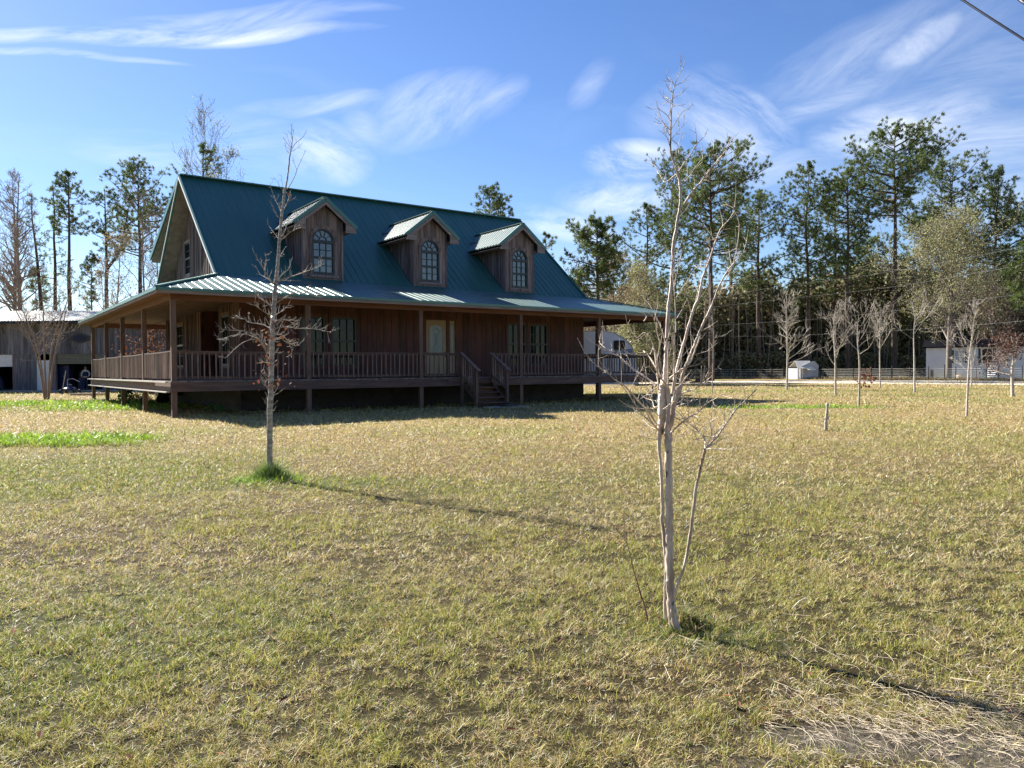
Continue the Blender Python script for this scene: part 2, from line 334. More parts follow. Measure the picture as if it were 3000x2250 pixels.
# green patches: centre, half sizes, strength, blade height
GREEN = [(-9.3, 15.6, 2.4, 1.05, 1.3, .17), (-3.18, 10.0, .55, .42, 1.0, .05), (-2.6, 9.7, 1.6, .6, .5, .05), (-22, 34.5, 12, 3.2, .95, .13), (-15.5, 30.5, 4, 3.0, .9, .12),
         (9.9, 27.3, 2.9, 1.3, 1.3, .05), (14.5, 46, 22, 1.5, .35, .05), (.9, 4.0, .5, .3, .35, .04), (20, 38, 5, 1.4, .35, .05), (-6.5, 10.5, 3.2, 2.6, .35, .04), (-2.4, 4.2, 1.8, 1.0, .25, .03)]
SOIL = [(1.35, 2.84, .55, .20, 1.0), (1.75, 2.78, .45, .22, .9), (.85, 2.66, .3, .10, .7)]
def greenness(x, y):
    g = np.zeros_like(x); hh = np.zeros_like(x)
    wob = (fbm(x * 1.3, y * 1.3, 91) - .5) * .9
    for (cx, cy, rx, ry, st, bh) in GREEN:
        d = np.sqrt(((x - cx) / rx) ** 2 + ((y - cy) / ry) ** 2) + wob
        k = np.clip((1.3 - d) / .8, 0, 1) * st; hh = np.where(k > g, bh * np.clip(k, 0, 1), hh); g = np.maximum(g, k)
    return np.clip(g, 0, 1), hh
def soilness(x, y):
    g = np.zeros_like(x)
    wob = (fbm(x * 4, y * 4, 55) - .5) * 1.4
    for (cx, cy, rx, ry, st) in SOIL:
        d = np.sqrt(((x - cx) / rx) ** 2 + ((y - cy) / ry) ** 2) + wob
        g = np.maximum(g, np.clip((1.1 - d) / .4, 0, 1) * st)
    return g
def lerp(a, b, t): return a * (1 - t)[:, None] + b * t[:, None]
def ground_tint(x, y):
    n1 = fbm(x * .22, y * .22, 3); n2 = fbm(x * .9, y * .9, 7)
    c = lerp(np.array([[.235, .178, .098]]), np.array([[.185, .178, .078]]), np.clip((n1 - .42) * 4, 0, 1))
    c = lerp(c, np.array([[.26, .19, .115]]), np.clip((n2 - .55) * 3, 0, 1))
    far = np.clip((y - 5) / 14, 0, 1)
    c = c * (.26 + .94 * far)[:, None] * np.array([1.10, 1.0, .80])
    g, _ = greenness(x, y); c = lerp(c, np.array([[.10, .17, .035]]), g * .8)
    s = soilness(x, y); c = lerp(c, np.array([[.15, .125, .10]]), s)
    return c
gx = np.concatenate([[-3000, -1200, -500, -250, -140, -90, -65], np.linspace(-50, 62, 281), [75, 95, 140, 250, 500, 1200, 3000]])
gy = np.concatenate([[-3000, -900, -300, -120, -60, -25, -8, -2], np.linspace(0, 8, 61)[1:], np.linspace(8, 76, 171)[1:], [82, 90, 105, 130, 180, 300, 600, 1300, 3000]])
GX, GY = np.meshgrid(gx, gy); gxf, gyf = GX.ravel(), GY.ravel()
gz = np.where((np.abs(gyf) < 80) & (np.abs(gxf) < 65), (fbm(gxf * .5, gyf * .5, 21) - .5) * .05, 0.) - .01
gz = gz + np.clip((gyf - 96) / 6, 0, 1) * .0
gb = MB(); nx_, ny_ = len(gx), len(gy)
ii = (np.arange(ny_ - 1)[:, None] * nx_ + np.arange(nx_ - 1)[None, :]).ravel()
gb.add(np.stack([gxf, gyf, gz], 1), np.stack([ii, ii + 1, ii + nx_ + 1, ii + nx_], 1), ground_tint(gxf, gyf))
def ground_mat():
    m = bpy.data.materials.new('thatch and soil'); m.use_nodes = True; N = m.node_tree.nodes; L = m.node_tree.links; b = N['Principled BSDF']
    b.inputs['Roughness'].default_value = .95; b.inputs['Specular IOR Level'].default_value = .15
    a = N.new('ShaderNodeAttribute'); a.attribute_name = 'tint'; tc = N.new('ShaderNodeTexCoord')
    def nz(s, d, r=.65):
        n = N.new('ShaderNodeTexNoise'); n.inputs['Scale'].default_value = s; n.inputs['Detail'].default_value = d; n.inputs['Roughness'].default_value = r; L.new(tc.outputs['Object'], n.inputs[0]); return n
    n1, n2, n3 = nz(28, 8, .75), nz(5, 5), nz(9, 10, .8)
    r = N.new('ShaderNodeMapRange'); r.inputs[1].default_value = .33; r.inputs[2].default_value = .68; r.inputs[3].default_value = .35; r.inputs[4].default_value = 1.6; L.new(n1.outputs[0], r.inputs[0])
    r2 = N.new('ShaderNodeMapRange'); r2.inputs[1].default_value = .3; r2.inputs[2].default_value = .7; r2.inputs[3].default_value = .72; r2.inputs[4].default_value = 1.25; L.new(n2.outputs[0], r2.inputs[0])
    mu = N.new('ShaderNodeMath'); mu.operation = 'MULTIPLY'; L.new(r.outputs[0], mu.inputs[0]); L.new(r2.outputs[0], mu.inputs[1])
    hv = N.new('ShaderNodeHueSaturation'); L.new(a.outputs['Color'], hv.inputs['Color']); L.new(mu.outputs[0], hv.inputs['Value'])
    r3 = N.new('ShaderNodeMapRange'); r3.inputs[1].default_value = .35; r3.inputs[2].default_value = .65; r3.inputs[3].default_value = .485; r3.inputs[4].default_value = .53; L.new(n3.outputs[0], r3.inputs[0]); L.new(r3.outputs[0], hv.inputs['Hue'])
    L.new(hv.outputs[0], b.inputs['Base Color'])
    bp = N.new('ShaderNodeBump'); bp.inputs['Strength'].default_value = .9; bp.inputs['Distance'].default_value = .05; L.new(n1.outputs[0], bp.inputs['Height']); L.new(bp.outputs[0], b.inputs['Normal'])
    return m
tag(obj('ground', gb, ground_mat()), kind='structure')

def blades(rng, x, y, L_, W_, elev, col, nseg=2):
    """grass blades as bent strips ending in a point"""
    n = len(x); az = rng.uniform(0, 2 * math.pi, n); hd = np.stack([np.cos(az), np.sin(az)], 1); sd = np.stack([-np.sin(az), np.cos(az)], 1)
    tw = rng.uniform(0, math.pi, n); side3 = np.concatenate([sd * np.cos(tw)[:, None] + hd * np.sin(tw)[:, None], np.zeros((n, 1))], 1)
    ce, se = np.cos(elev), np.sin(elev); gz0 = (fbm(x * .5, y * .5, 21) - .5) * .05 - .012
    p0 = np.stack([x, y, gz0], 1)
    d1 = np.concatenate([hd * ce[:, None], se[:, None]], 1)
    e2 = elev * rng.uniform(.1, .9, n); d2 = np.concatenate([hd * np.cos(e2)[:, None], np.sin(e2)[:, None]], 1)
    p1 = p0 + d1 * (L_ * .5)[:, None]; p2 = p1 + d2 * (L_ * .5)[:, None]
    w = side3 * (W_ / 2)[:, None]
    v = np.stack([p0 - w, p0 + w, p1 + w * .8, p1 - w * .8, p2], 1).reshape(-1, 3)
    k = np.arange(n)[:, None] * 5
    return v, k + np.array([[0, 1, 2, 3]]), k + np.array([[3, 2, 4]]), np.repeat(col, 5, axis=0)
PAL = np.array([[.80, .64, .37], [.68, .50, .27], [.50, .43, .14], [.37, .38, .085], [.21, .28, .045], [.20, .13, .07], [.92, .82, .60]])
def lawn(seed=5):
    rng = np.random.default_rng(seed); mb = MB()
    bands = [(1.55, 3.2, 32000, .028, .0025), (3.2, 5.5, 19000, .029, .0032), (5.5, 9, 7500, .033, .0050), (9, 15, 2600, .040, .0078), (15, 26, 760, .052, .0130), (26, 48, 170, .070, .022), (48, 70, 34, .09, .040)]
    for (y0, y1, den, bl, bw) in bands:
        area = .72 * (y1 ** 2 - y0 ** 2) + .8 * (y1 - y0); n = int(area * den)
        y = np.sqrt(rng.uniform(y0 ** 2, y1 ** 2, n)); x = rng.uniform(-1, 1, n) * (.72 * y + .4)
        ts = 21. if y0 < 5 else (15. if y0 < 9 else (10. if y0 < 15 else 6.)); tuft = np.clip((fbm(x * ts, y * ts, 31, 3) - .5) * 1.9 + .5 + (fbm(x * 3, y * 3, 66, 2) - .5) * .5, 0, 1); keep = rng.uniform(0, 1, n) < np.clip(.12 + (tuft - .25) * 1.9, .10, 1) * (1 - .93 * soilness(x, y))
        hx, hy = (x - HX), (y - HY); uu = hx * U[0] + hy * U[1]; vv = hx * V[0] + hy * V[1]
        keep &= ~((uu > 2.6) & (uu < 18.8) & (vv > 2.3) & (vv < 14.6))
        x, y = x[keep], y[keep]; tuft = tuft[keep]; n = len(x)
        g, gh = greenness(x, y)
        big = fbm(x * .22, y * .22, 3); mid = fbm(x * 1.1, y * 1.1, 77); fine = fbm(x * 4.5, y * 4.5, 12, 3)
        gm = np.clip((mid - .42) * 2.4 + (big - .45) * 1.6 + (fine - .5) * 1.5, 0, 1)          # how green this spot is
        fy_ = np.clip((y - 5) / 14, 0, 1); pg = (.13 + .42 * gm) * (1 - .5 * fy_)
        r = rng.uniform(0, 1, n); idx = np.where(r < pg, rng.choice([2, 3, 3, 4], n), rng.choice([0, 0, 1, 1, 5, 5, 6, 2], n))
        idx = np.where(rng.uniform(0, 1, n) < g * .95, rng.choice([3, 4, 4, 4], n), idx)
        col = PAL[idx] * rng.uniform(.50, 1.32, n)[:, None] * np.array([1.03, 1.0, .99])
        yel = np.clip((2.9 - y) / 1.0, 0, 1); m_ = (rng.uniform(0, 1, n) < yel * .45) & (idx != 6); col[m_] = np.array([.42, .34, .10]) * rng.uniform(.7, 1.25, m_.sum())[:, None]
        gi = (idx == 3) | (idx == 4); lush = np.where(gi[:, None] & (g > .5)[:, None], np.array([[1.25, 1.5, 1.0]]), 1.); col = np.clip(col * lush, 0, .8)  # green blades inside the green patches made brighter
        up = (idx >= 2) & (idx <= 4)
        elev = np.where(up, rng.uniform(.55, 1.45, n), rng.uniform(.03, .95, n))
        Ls = bl * rng.lognormal(0, .38, n) * np.where(up, 1.15, 1.0) * (.55 + 1.0 * tuft) * (1 + .25 * yel) + gh * rng.uniform(.4, 1.1, n)
        Ws = bw * rng.uniform(.6, 1.4, n) * (1 + 1.2 * g * (gh > .08))
        v, q, t, c = blades(rng, x, y, Ls, Ws, elev, col); mb.add(v, q, c); mb.f.append(t + (mb.n - len(v)))
    return mb
tag(obj('lawn_grass', lawn(), M['grass']), kind='stuff')

# tall grass left standing round the two nearest trunks
def tuft_ring(cx, cy, n, r, hgt, seed, greens):
    rng = np.random.default_rng(seed); a = rng.uniform(0, 2 * math.pi, n); q = np.abs(rng.normal(0, r, n))
    x = cx + np.cos(a) * q; y = cy + np.sin(a) * q
    c = greens[rng.integers(0, len(greens), n)] * rng.uniform(.6, 1.3, n)[:, None]
    v, f4, f3, cc = blades(rng, x, y, hgt * rng.uniform(.35, 1.1, n) * np.exp(-q / (2.2 * r)), rng.uniform(.004, .010, n), rng.uniform(.75, 1.5, n), c)
    mb = MB(); mb.add(v, f4, cc); mb.f.append(f3); return mb
GR = np.array([[.13, .24, .04], [.10, .18, .035], [.22, .30, .07], [.30, .33, .12]])
BR = np.array([[.40, .30, .15], [.30, .20, .10], [.13, .20, .05], [.20, .26, .07]])
tag(obj('tall_grass', tuft_ring(-3.18, 10.06, 1300, .15, .42, 3, GR), M['grass']), kind='stuff')
tag(obj('tall_grass', tuft_ring(.94, 4.20, 700, .11, .15, 4, BR), M['grass']), kind='stuff')

# dry stalks lying on the bare soil at the lower right, and dropped leaves
def stalks():
    rng = random.Random(8); mb = MB()
    for k in range(900):
        px = rng.uniform(2230, 2990); py = rng.gauss(2130, 80)
        if py < 1870 or py > 2290 or (px < 2350 and rng.random() < .6): continue
        p = ground(px, min(py, 2260)); a = math.radians(rng.gauss(-50, 17)); L_ = rng.uniform(.03, .17) * (.7 if py > 2150 else 1)
        z0 = rng.uniform(.004, .022); pts = []
        bend = rng.uniform(-.7, .7)
        for i in range(5):
            t = i / 4; pts.append((p[0] + math.cos(a + bend * t) * L_ * t, p[1] + math.sin(a + bend * t) * L_ * t, z0 + .012 * math.sin(3 * t + k)))
        tube(mb, pts, [rng.uniform(.0005, .0012) * (1 - .5 * i / 4) for i in range(5)], 4)
    for k in range(40):
        px = rng.uniform(1900, 2900); py = rng.uniform(1750, 2050); p = ground(px, py); a = math.radians(rng.gauss(-35, 40)); L_ = rng.uniform(.1, .3)
        tube(mb, [(p[0], p[1], .03), (p[0] + math.cos(a) * L_ / 2, p[1] + math.sin(a) * L_ / 2, .045), (p[0] + math.cos(a + .2) * L_, p[1] + math.sin(a + .2) * L_, .03)], .0009, 4)
    return mb
tag(obj('dry_stalks', stalks(), M['straw']), kind='stuff')
def leaves_on_lawn():
    rng = random.Random(3); mb = MB()
    for k in range(300):
        Y = 1.8 + 20 * rng.random() ** 1.6; X = rng.uniform(-.68, .68) * Y; s = rng.uniform(.010, .026); a = rng.uniform(0, 6.28)
        c, d = math.cos(a), math.sin(a); z = .03 + rng.uniform(0, .03); t1, t2 = rng.uniform(-.4, .4), rng.uniform(-.4, .4)
        P = [(-s, 0), (-.3 * s, -.42 * s), (.5 * s, -.4 * s), (s, 0), (.5 * s, .4 * s), (-.3 * s, .42 * s)]
        mb.add([(X + c * p - d * q, Y + d * p + c * q, z + t1 * p + t2 * q + abs(q) * .4) for p, q in P], [(0, 1, 2, 3), (0, 3, 4, 5)])
    return mb
tag(obj('fallen_leaves', leaves_on_lawn(), M['leaf_rust']), kind='stuff')

# ------------------------------------------------------------------ the house
house = empty('farmhouse', (HX, HY, 0), YAW, 'brown timber farmhouse with green metal roof, three dormers and a railed porch', 'house')
ZD = 1.12           # deck
EV, EZ = -.54, 3.93 # porch eave
RV_, RZ = 8.3, 9.42 # ridge
FV, FZ = 2.9, 4.82  # foot of the main roof
UL, UR = 2.08, 19.2 # rakes
WL, WR, WF, WB = 2.70, 18.62, 2.4, 14.46
EU0, EU1, EVB = -.54, 22.05, 18.4
FRONT = (lambda v: ((0, v, 0), (1, 0, 0), (0, -1, 0)))
def side(u, sgn): return ((u, 0, 0), (0, 1, 0), (sgn, 0, 0))

def boards(mb, fr, s0, s1, zb, zt, ops=(), w=.22, gap=.012, th=.022, seed=1, batten=None, jit=.25):
    """vertical boards on a wall in the frame fr, cut round the openings (s0, s1, z0, z1); zt may be a function of s"""
    rng = random.Random(seed); f = zt if callable(zt) else (lambda s: zt); fb = zb if callable(zb) else (lambda s: zb)
    def strip(a, b, d0, d1):
        cuts = sorted([o for o in ops if o[0] < b - 1e-4 and o[1] > a + 1e-4], key=lambda o: o[2])
        xs = sorted({a, b, *[max(a, o[0]) for o in cuts], *[min(b, o[1]) for o in cuts]})
        for x0, x1 in zip(xs, xs[1:]):
            if x1 - x0 < .004: continue
            m = (x0 + x1) / 2; z = None
            lo = [(fb(x0), fb(x1))]
            here = [o for o in cuts if o[0] < m < o[1]]
            z0a, z0b = fb(x0), fb(x1)
            for o in here:
                if o[2] > min(z0a, z0b) + .01: prism(mb, [(x0, z0a), (x1, z0b), (x1, o[2]), (x0, o[2])], fr, d0, d1)
                z0a = z0b = o[3]
            ta, tb = f(x0), f(x1)
            if min(ta, tb) > max(z0a, z0b) + .01 or (ta > z0a and tb > z0b): prism(mb, [(x0, z0a), (x1, z0b), (x1, tb), (x0, ta)], fr, d0, d1)
    s = s0
    while s < s1 - .01:
        e = min(s1, s + w * rng.uniform(1 - jit, 1 + jit)); strip(s, e - gap, 0, th * rng.uniform(.85, 1.15))
        if batten and e < s1 - .05: strip(e - gap / 2 - batten / 2, e - gap / 2 + batten / 2, th * 1.2, th * 2.2)
        s = e
def backing(mb, fr, s0, s1, zb, zt, ops=()):
    xs = sorted({s0, s1, *[o[0] for o in ops], *[o[1] for o in ops]})
    xs = [x for x in xs if s0 <= x <= s1]
    for a, b in zip(xs, xs[1:]):
        z = zb
        for o in sorted([o for o in ops if o[0] < (a + b) / 2 < o[1]], key=lambda o: o[2]):
            if o[2] > z + .01: prism(mb, [(a, z), (b, z), (b, o[2]), (a, o[2])], fr, -.12, -.004)
            z = o[3]
        if callable(zt): prism(mb, [(a, z), (b, z), (b, zt(b)), (a, zt(a))], fr, -.12, -.004)
        elif zt > z + .01: prism(mb, [(a, z), (b, z), (b, zt), (a, zt)], fr, -.12, -.004)

def window(parent, fr, s0, s1, z0, z1, cols=3, rows=2, name='window', sash=True, trim='stain_v', part=True):
    """double-hung window: dark frame and muntins, glass set back"""
    mb = MB(); fw = .075; zm = (z0 + z1) / 2 + .02
    for (a, b, c, d) in ((s0, s0 + fw, z0, z1), (s1 - fw, s1, z0, z1), (s0 + fw, s1 - fw, z0, z0 + fw), (s0 + fw, s1 - fw, z1 - fw, z1), (s0 + fw, s1 - fw, zm - .04, zm + .04)):
        prism(mb, [(a, c), (b, c), (b, d), (a, d)], fr, -.06, .034)
    for (c, d) in ((z0 + fw, zm - .04), (zm + .04, z1 - fw)):
        for i in range(1, cols):
            x = s0 + fw + (s1 - s0 - 2 * fw) * i / cols; prism(mb, [(x - .011, c), (x + .011, c), (x + .011, d), (x - .011, d)], fr, -.045, .006)
        for j in range(1, rows):
            y = c + (d - c) * j / rows; prism(mb, [(s0 + fw, y - .011), (s1 - fw, y - .011), (s1 - fw, y + .011), (s0 + fw, y + .011)], fr, -.042, .003)
    w = obj(name, mb, M['frame'], parent)
    g = MB(); prism(g, [(s0 + .03, z0 + .03), (s1 - .03, z0 + .03), (s1 - .03, z1 - .03), (s0 + .03, z1 - .03)], fr, -.058, -.048)
    obj('pane', g, M['glass'], w if part else parent)
    t = MB(); k = .10
    for (a, b, c, d) in ((s0 - k, s0 - .002, z0 - k, z1 + k), (s1 + .002, s1 + k, z0 - k, z1 + k), (s0 - .002, s1 + .002, z0 - k, z0 - .002), (s0 - .002, s1 + .002, z1 + .002, z1 + k)):
        prism(t, [(a, c), (b, c), (b, d), (a, d)], fr, .024, .050)
    obj('trim', t, M[trim], w if part else parent)
    return w

# walls
rl = lambda s: RZ - (RZ - FZ) / (RV_ - FV) * abs(s - RV_) - .28          # underside of the main roof over v
shed = lambda s: RZ - .435 * (s - RV_) - .28
def gable_top(s): return max(rl(s), shed(s) if RV_ < s < 14.1 else -9)
fw_ops = [(4.88, 5.84, 1.59, 3.44), (6.08, 7.10, 1.59, 3.44), (10.0, 11.68, 1.12, 3.50), (14.22, 15.22, 1.59, 3.44), (15.42, 16.46, 1.59, 3.44)]
wall = MB(); fr = FRONT(WF)
boards(wall, fr, WL, WR, .95, 4.3, fw_ops, w=.30, gap=.014, seed=4)
backing(wall, fr, WL, WR, .95, 4.3, fw_ops)
boards(wall, side(WR, 1), WF, WB, .95, 4.45, (), w=.30, seed=6); backing(wall, side(WR, 1), WF, WB, .95, 4.45)
wb = ((0, WB, 0), (1, 0, 0), (0, 1, 0)); boards(wall, wb, WL, WR, .95, 5.0, (), w=.30, seed=8); backing(wall, wb, WL, WR, .95, 5.0)
# alcove in the left wall, v 5.1 - 7.85
boards(wall, FRONT(7.85), WL, WL + 1.8, .95, 4.3, (), w=.28, seed=9); backing(wall, FRONT(7.85), WL, WL + 1.8, .95, 4.3)
boards(wall, side(WL + 1.8, -1), 5.1, 7.85, .95, 4.3, (), w=.28, seed=10); backing(wall, side(WL + 1.8, -1), 5.1, 7.85, .95, 4.3)
box(wall, WL + .002, WL + 1.8, 5.0, 5.1, .95, 4.3)
obj('wall', wall, M['stain_v'], house)
sw = MB(); sw2 = MB(); s_ops = [(3.60, 4.62, 1.62, 3.5)]; s_ops2 = [(10.85, 12.1, 1.62, 3.5)]
boards(sw, side(WL, -1), WF, 5.1, .95, 4.45, s_ops, w=.24, batten=.045, seed=12); backing(sw, side(WL, -1), WF, 5.1, .95, 4.45, s_ops)
boards(sw2, side(WL, -1), 7.85, WB, .95, 4.45, s_ops2, w=.26, batten=.05, seed=13); backing(sw2, side(WL, -1), 7.85, WB, .95, 4.45, s_ops2); obj('wall', sw2, M['side_v'], house)['label'] = 'faded board and batten wall behind the alcove'
o = obj('wall', sw, M['side_v'], house); o['label'] = 'faded board and batten side wall'
gw = MB(); g_ops = [(9.35, 10.3, 5.55, 6.95), (9.75, 10.15, 5.05, 5.40)]
boards(gw, side(WL, -1), 3.2, 14.1, 4.5, gable_top, g_ops, w=.22, batten=.05, seed=14, jit=.35)
backing(gw, side(WL, -1), 3.4, 8.3, 4.5, gable_top, ()); backing(gw, side(WL, -1), 8.3, 14.1, 4.5, shed, g_ops)
o = obj('wall', gw, M['grey_v'], house); o['label'] = 'weathered grey gable wall of uneven boards'
gr_ = MB(); boards(gr_, side(WR, 1), 3.5, 14.1, 4.7, gable_top, (), w=.22, batten=.05, seed=15); backing(gr_, side(WR, 1), 3.5, 8.3, 4.7, gable_top); backing(gr_, side(WR, 1), 8.3, 14.1, 4.7, shed); obj('wall', gr_, M['grey_v'], house)
window(house, side(WL, -1), 9.35, 10.3, 5.55, 6.95, 2, 2, trim='grey_v')
window(house, side(WL, -1), 3.60, 4.62, 1.62, 3.5, trim='side_v'); window(house, side(WL, -1), 10.85, 12.1, 1.62, 3.5, trim='side_v')
for o_ in (fw_ops[0], fw_ops[1], fw_ops[3], fw_ops[4]): window(house, fr, *o_)

# front door with leaded glass, sidelight, frame
dm = MB(); prism(dm, [(10.02, 1.14), (10.16, 1.14), (10.16, 3.46), (10.02, 3.46)], fr, -.06, .03); prism(dm, [(11.12, 1.14), (11.26, 1.14), (11.26, 3.46), (11.12, 3.46)], fr, -.06, .03)
prism(dm, [(11.54, 1.14), (11.68, 1.14), (11.68, 3.46), (11.54, 3.46)], fr, -.06, .03); prism(dm, [(10.02, 3.46), (11.68, 3.46), (11.68, 3.52), (10.02, 3.52)], fr, -.06, .04)
obj('door_frame', dm, M['stain_v'], house)
def arch(s0, s1, z0, z1, rise, n=8):
    return [(s0, z0), (s1, z0)] + [(s1 + (s0 - s1) * i / n, z1 + rise * math.sin(math.pi * i / n)) for i in range(n + 1)]
dr = MB(); prism(dr, [(10.16, 1.15), (11.12, 1.15), (11.12, 3.46), (10.16, 3.46)], fr, -.05, -.008)
def rim(mb, s0, s1, z0, z1, rise, w, d0, d1, fr=None):
    fr_ = fr or globals()['fr']
    A = arch(s0, s1, z0, z1, rise); B = arch(s0 + w, s1 - w, z0 + w, z1 - w, rise)
    for i in range(len(A)):
        j = (i + 1) % len(A); prism(mb, [A[i], A[j], B[j], B[i]], fr_, d0, d1)
rim(dr, 10.29, 10.99, 1.98, 3.20, .10, .045, -.006, .012)
for (a, b) in ((10.29, 10.60), (10.68, 10.99)): rim(dr, a, b, 1.28, 1.80, .0, .03, -.006, .008)
door = obj('door', dr, M['door'], house)
g = MB(); prism(g, arch(10.335, 10.945, 2.02, 3.16, .09), fr, -.007, -.001); obj('glass', g, M['doorglass'], door)
ld = MB(); rim(ld, 10.385, 10.895, 2.07, 3.10, .09, .010, .001, .006)
for sx in (-1, 1):
    pts = [(10.64 + sx * x, z) for x, z in ((.0, 2.10), (.05, 2.22), (.13, 2.35), (.02, 2.60), (.11, 2.72), (.05, 2.84), (.15, 2.98), (.0, 3.13))]
    pts2 = smooth_path([(p[0], -.0, p[1]) for p in pts], 22)
    tube(ld, [(p[0], WF - .004, p[2]) for p in pts2], .006, 4)
    pts = [(10.64 + sx * x, z) for x, z in ((.0, 2.42), (.07, 2.5), (.0, 2.62), (-.03, 2.78), (.06, 2.9), (.2, 2.95))]
    tube(ld, [(p[0], WF - .004, p[2]) for p in smooth_path([(p[0], 0, p[1]) for p in pts], 14)], .005, 4)
obj('leading', ld, M['lead'], door)
kb = MB(); tube(kb, [(11.05, WF + .01, 2.13), (11.05, WF - .06, 2.13)], [.02, .03], 10); obj('deadbolt', kb, M['black'], door); kb = MB(); tube(kb, [(11.05, WF + .01, 1.98), (11.05, WF - .07, 1.98)], [.018, .034], 10); obj('handle', kb, M['black'], door)
sd = MB(); prism(sd, [(11.26, 1.15), (11.54, 1.15), (11.54, 3.46), (11.26, 3.46)], fr, -.05, -.012); rim(sd, 11.30, 11.50, 1.95, 3.36, 0, .035, -.010, .006)
sl_ = obj('sidelight', sd, M['door'], house); g = MB(); prism(g, [(11.335, 1.985), (11.465, 1.985), (11.465, 3.325), (11.335, 3.325)], fr, -.011, -.003); obj('glass', g, M['doorglass'], sl_)

# roofs
rf = MB(); T = .07
slab(rf, [(UL, FV - .06, FZ - .05), (UR, FV - .06, FZ - .05), (UR, RV_, RZ), (UL, RV_, RZ)], T)
slab(rf, [(UL, RV_, RZ - .004), (UR, RV_, RZ - .004), (UR, 13.75, FZ + .0), (UL, 13.75, FZ + .0)], T)
def ribs(mb, us, v0f, v1f, zf, h=.022, w=.035):
    for u in us:
        a, b = v0f(u), v1f(u)
        if b - a < .05: continue
        P = []
        for v in (a, b):
            z = zf(u, v); P += [(u - w, v, z - .01), (u - w * .45, v, z + h), (u + w * .45, v, z + h), (u + w, v, z - .01)]
        mb.add(P, [(0, 1, 2, 3), (7, 6, 5, 4), (0, 4, 5, 1), (1, 5, 6, 2), (2, 6, 7, 3)])
mainz = lambda u, v: FZ + (RZ - FZ) / (RV_ - FV) * (v - FV)
rib_u = [UL + .06 + .3048 * i for i in range(60) if UL + .06 + .3048 * i < UR - .03]
ribs(rf, rib_u, lambda u: FV - .06, lambda u: RV_ - .05, mainz, .020, .034)
obj('main_roof', rf, M['roof'], house)
sr_ = MB(); slab(sr_, [(UL, RV_, RZ + .01), (UR, RV_, RZ + .01), (UR, 14.5, 6.80), (UL, 14.5, 6.80)], .09); obj('rear_shed_roof', sr_, M['roof'], house)
sb = MB(); prism(sb, [(WL, 5), (WR, 5), (WR, 6.85), (WL, 6.85)], ((0, 13.9, 0), (1, 0, 0), (0, 1, 0)), 0, .12); obj('shed_wall', sb, M['grey_v'], house)
pr = MB(); PS = (FZ - EZ) / (FV - EV)
Tn, Tn2 = (UL, FV, FZ), (UR, FV, FZ); zw = EZ + (FZ - EZ) / (UL - EU0) * (WL - EU0)
slab(pr, [(EU0, EV, EZ), (EU1, EV, EZ), Tn2, Tn], T)
slab(pr, [(EU0, EVB, EZ), (EU0, EV, EZ), Tn, (WL, FV + .8, zw), (WL, WB + .3, zw)], T)
slab(pr, [(EU1, EV, EZ), (EU1, EVB, EZ), (WR, WB + .3, zw), (WR, FV + .8, zw), Tn2], T)
slab(pr, [(EU1, EVB, EZ), (EU0, EVB, EZ), (WL, WB - .3, zw), (WR, WB - .3, zw)], T)
pz = lambda u, v: EZ + PS * (v - EV)
def vtop(u):
    if u < UL: return EV + (FV - EV) * (u - EU0) / (UL - EU0)
    if u > UR: return EV + (FV - EV) * (EU1 - u) / (EU1 - UR)
    return FV - .02
pu = [EU0 + .10 + .3048 * i for i in range(80) if EU0 + .10 + .3048 * i < EU1 - .05]
ribs(pr, pu, lambda u: EV - .035, vtop, pz, .008, .034)
for i in range(62):      # ribs of the left porch roof run towards its own eave
    v = EV + .2 + .3048 * i
    if v > EVB - .1: break
    top = min(WL, EU0 + (UL - EU0) * (v - EV) / (FV - EV)); zt_ = EZ + (zw - EZ) * (top - EU0) / (WL - EU0)
    P = []
    for (x, z) in ((EU0 - .035, EZ), (top, zt_)): P += [(x, v - .042, z - .01), (x, v - .02, z + .026), (x, v + .02, z + .026), (x, v + .042, z - .01)]
    pr.add(P, [(3, 2, 1, 0), (4, 5, 6, 7), (1, 5, 4, 0), (2, 6, 5, 1), (3, 7, 6, 2)])
obj('porch_roof', pr, M['roof_glare'], house)
tr = MB()
beam(tr, (UL - .02, RV_, RZ + .035), (UR + .02, RV_, RZ + .035), .34, .05)
def trim_line(a, b, w=.10, h=.05): beam(tr, a, b, w, h)
for uu_ in (UL - .03, UR + .03):
    beam(tr, (uu_, FV - .06, FZ - .045 - .04), (uu_, RV_, RZ - .03), .05, .20); beam(tr, (uu_, 13.75, FZ - .045), (uu_, RV_ + .02, RZ - .035), .045, .20); beam(tr, (uu_ - .004, 14.5, 6.77), (uu_ - .004, RV_ + .05, RZ - .02), .04, .19)
beam(tr, (EU0, EV, EZ + .035), (UL, FV, FZ + .04), .14, .05); beam(tr, (EU1, EV, EZ + .035), (UR, FV, FZ + .04), .14, .05)
beam(tr, (EU0, EV - .025, EZ - .035), (EU1, EV - .025, EZ - .035), .03, .09); beam(tr, (EU0 - .025, EV, EZ - .035), (EU0 - .025, EVB, EZ - .035), .03, .09); beam(tr, (EU1 + .025, EV, EZ - .035), (EU1 + .025, EVB, EZ - .035), .03, .09)
obj('roof_trim', tr, M['roof_trim'], house)
pe = MB(); beam(pe, (UL - .065, FV - .06, FZ - .10), (UL - .065, RV_, RZ - .06), .025, .10); beam(pe, (UL - .065, 13.75, FZ - .10), (UL - .065, RV_ + .02, RZ - .065), .02, .05); obj('sunlit_rake_strip', pe, M['white'], house)  # white strips added along the left rakes, painting their sunlit edge
sf = MB()     # plywood under the gable overhangs
k_ = (RZ - FZ) / (RV_ - FV)
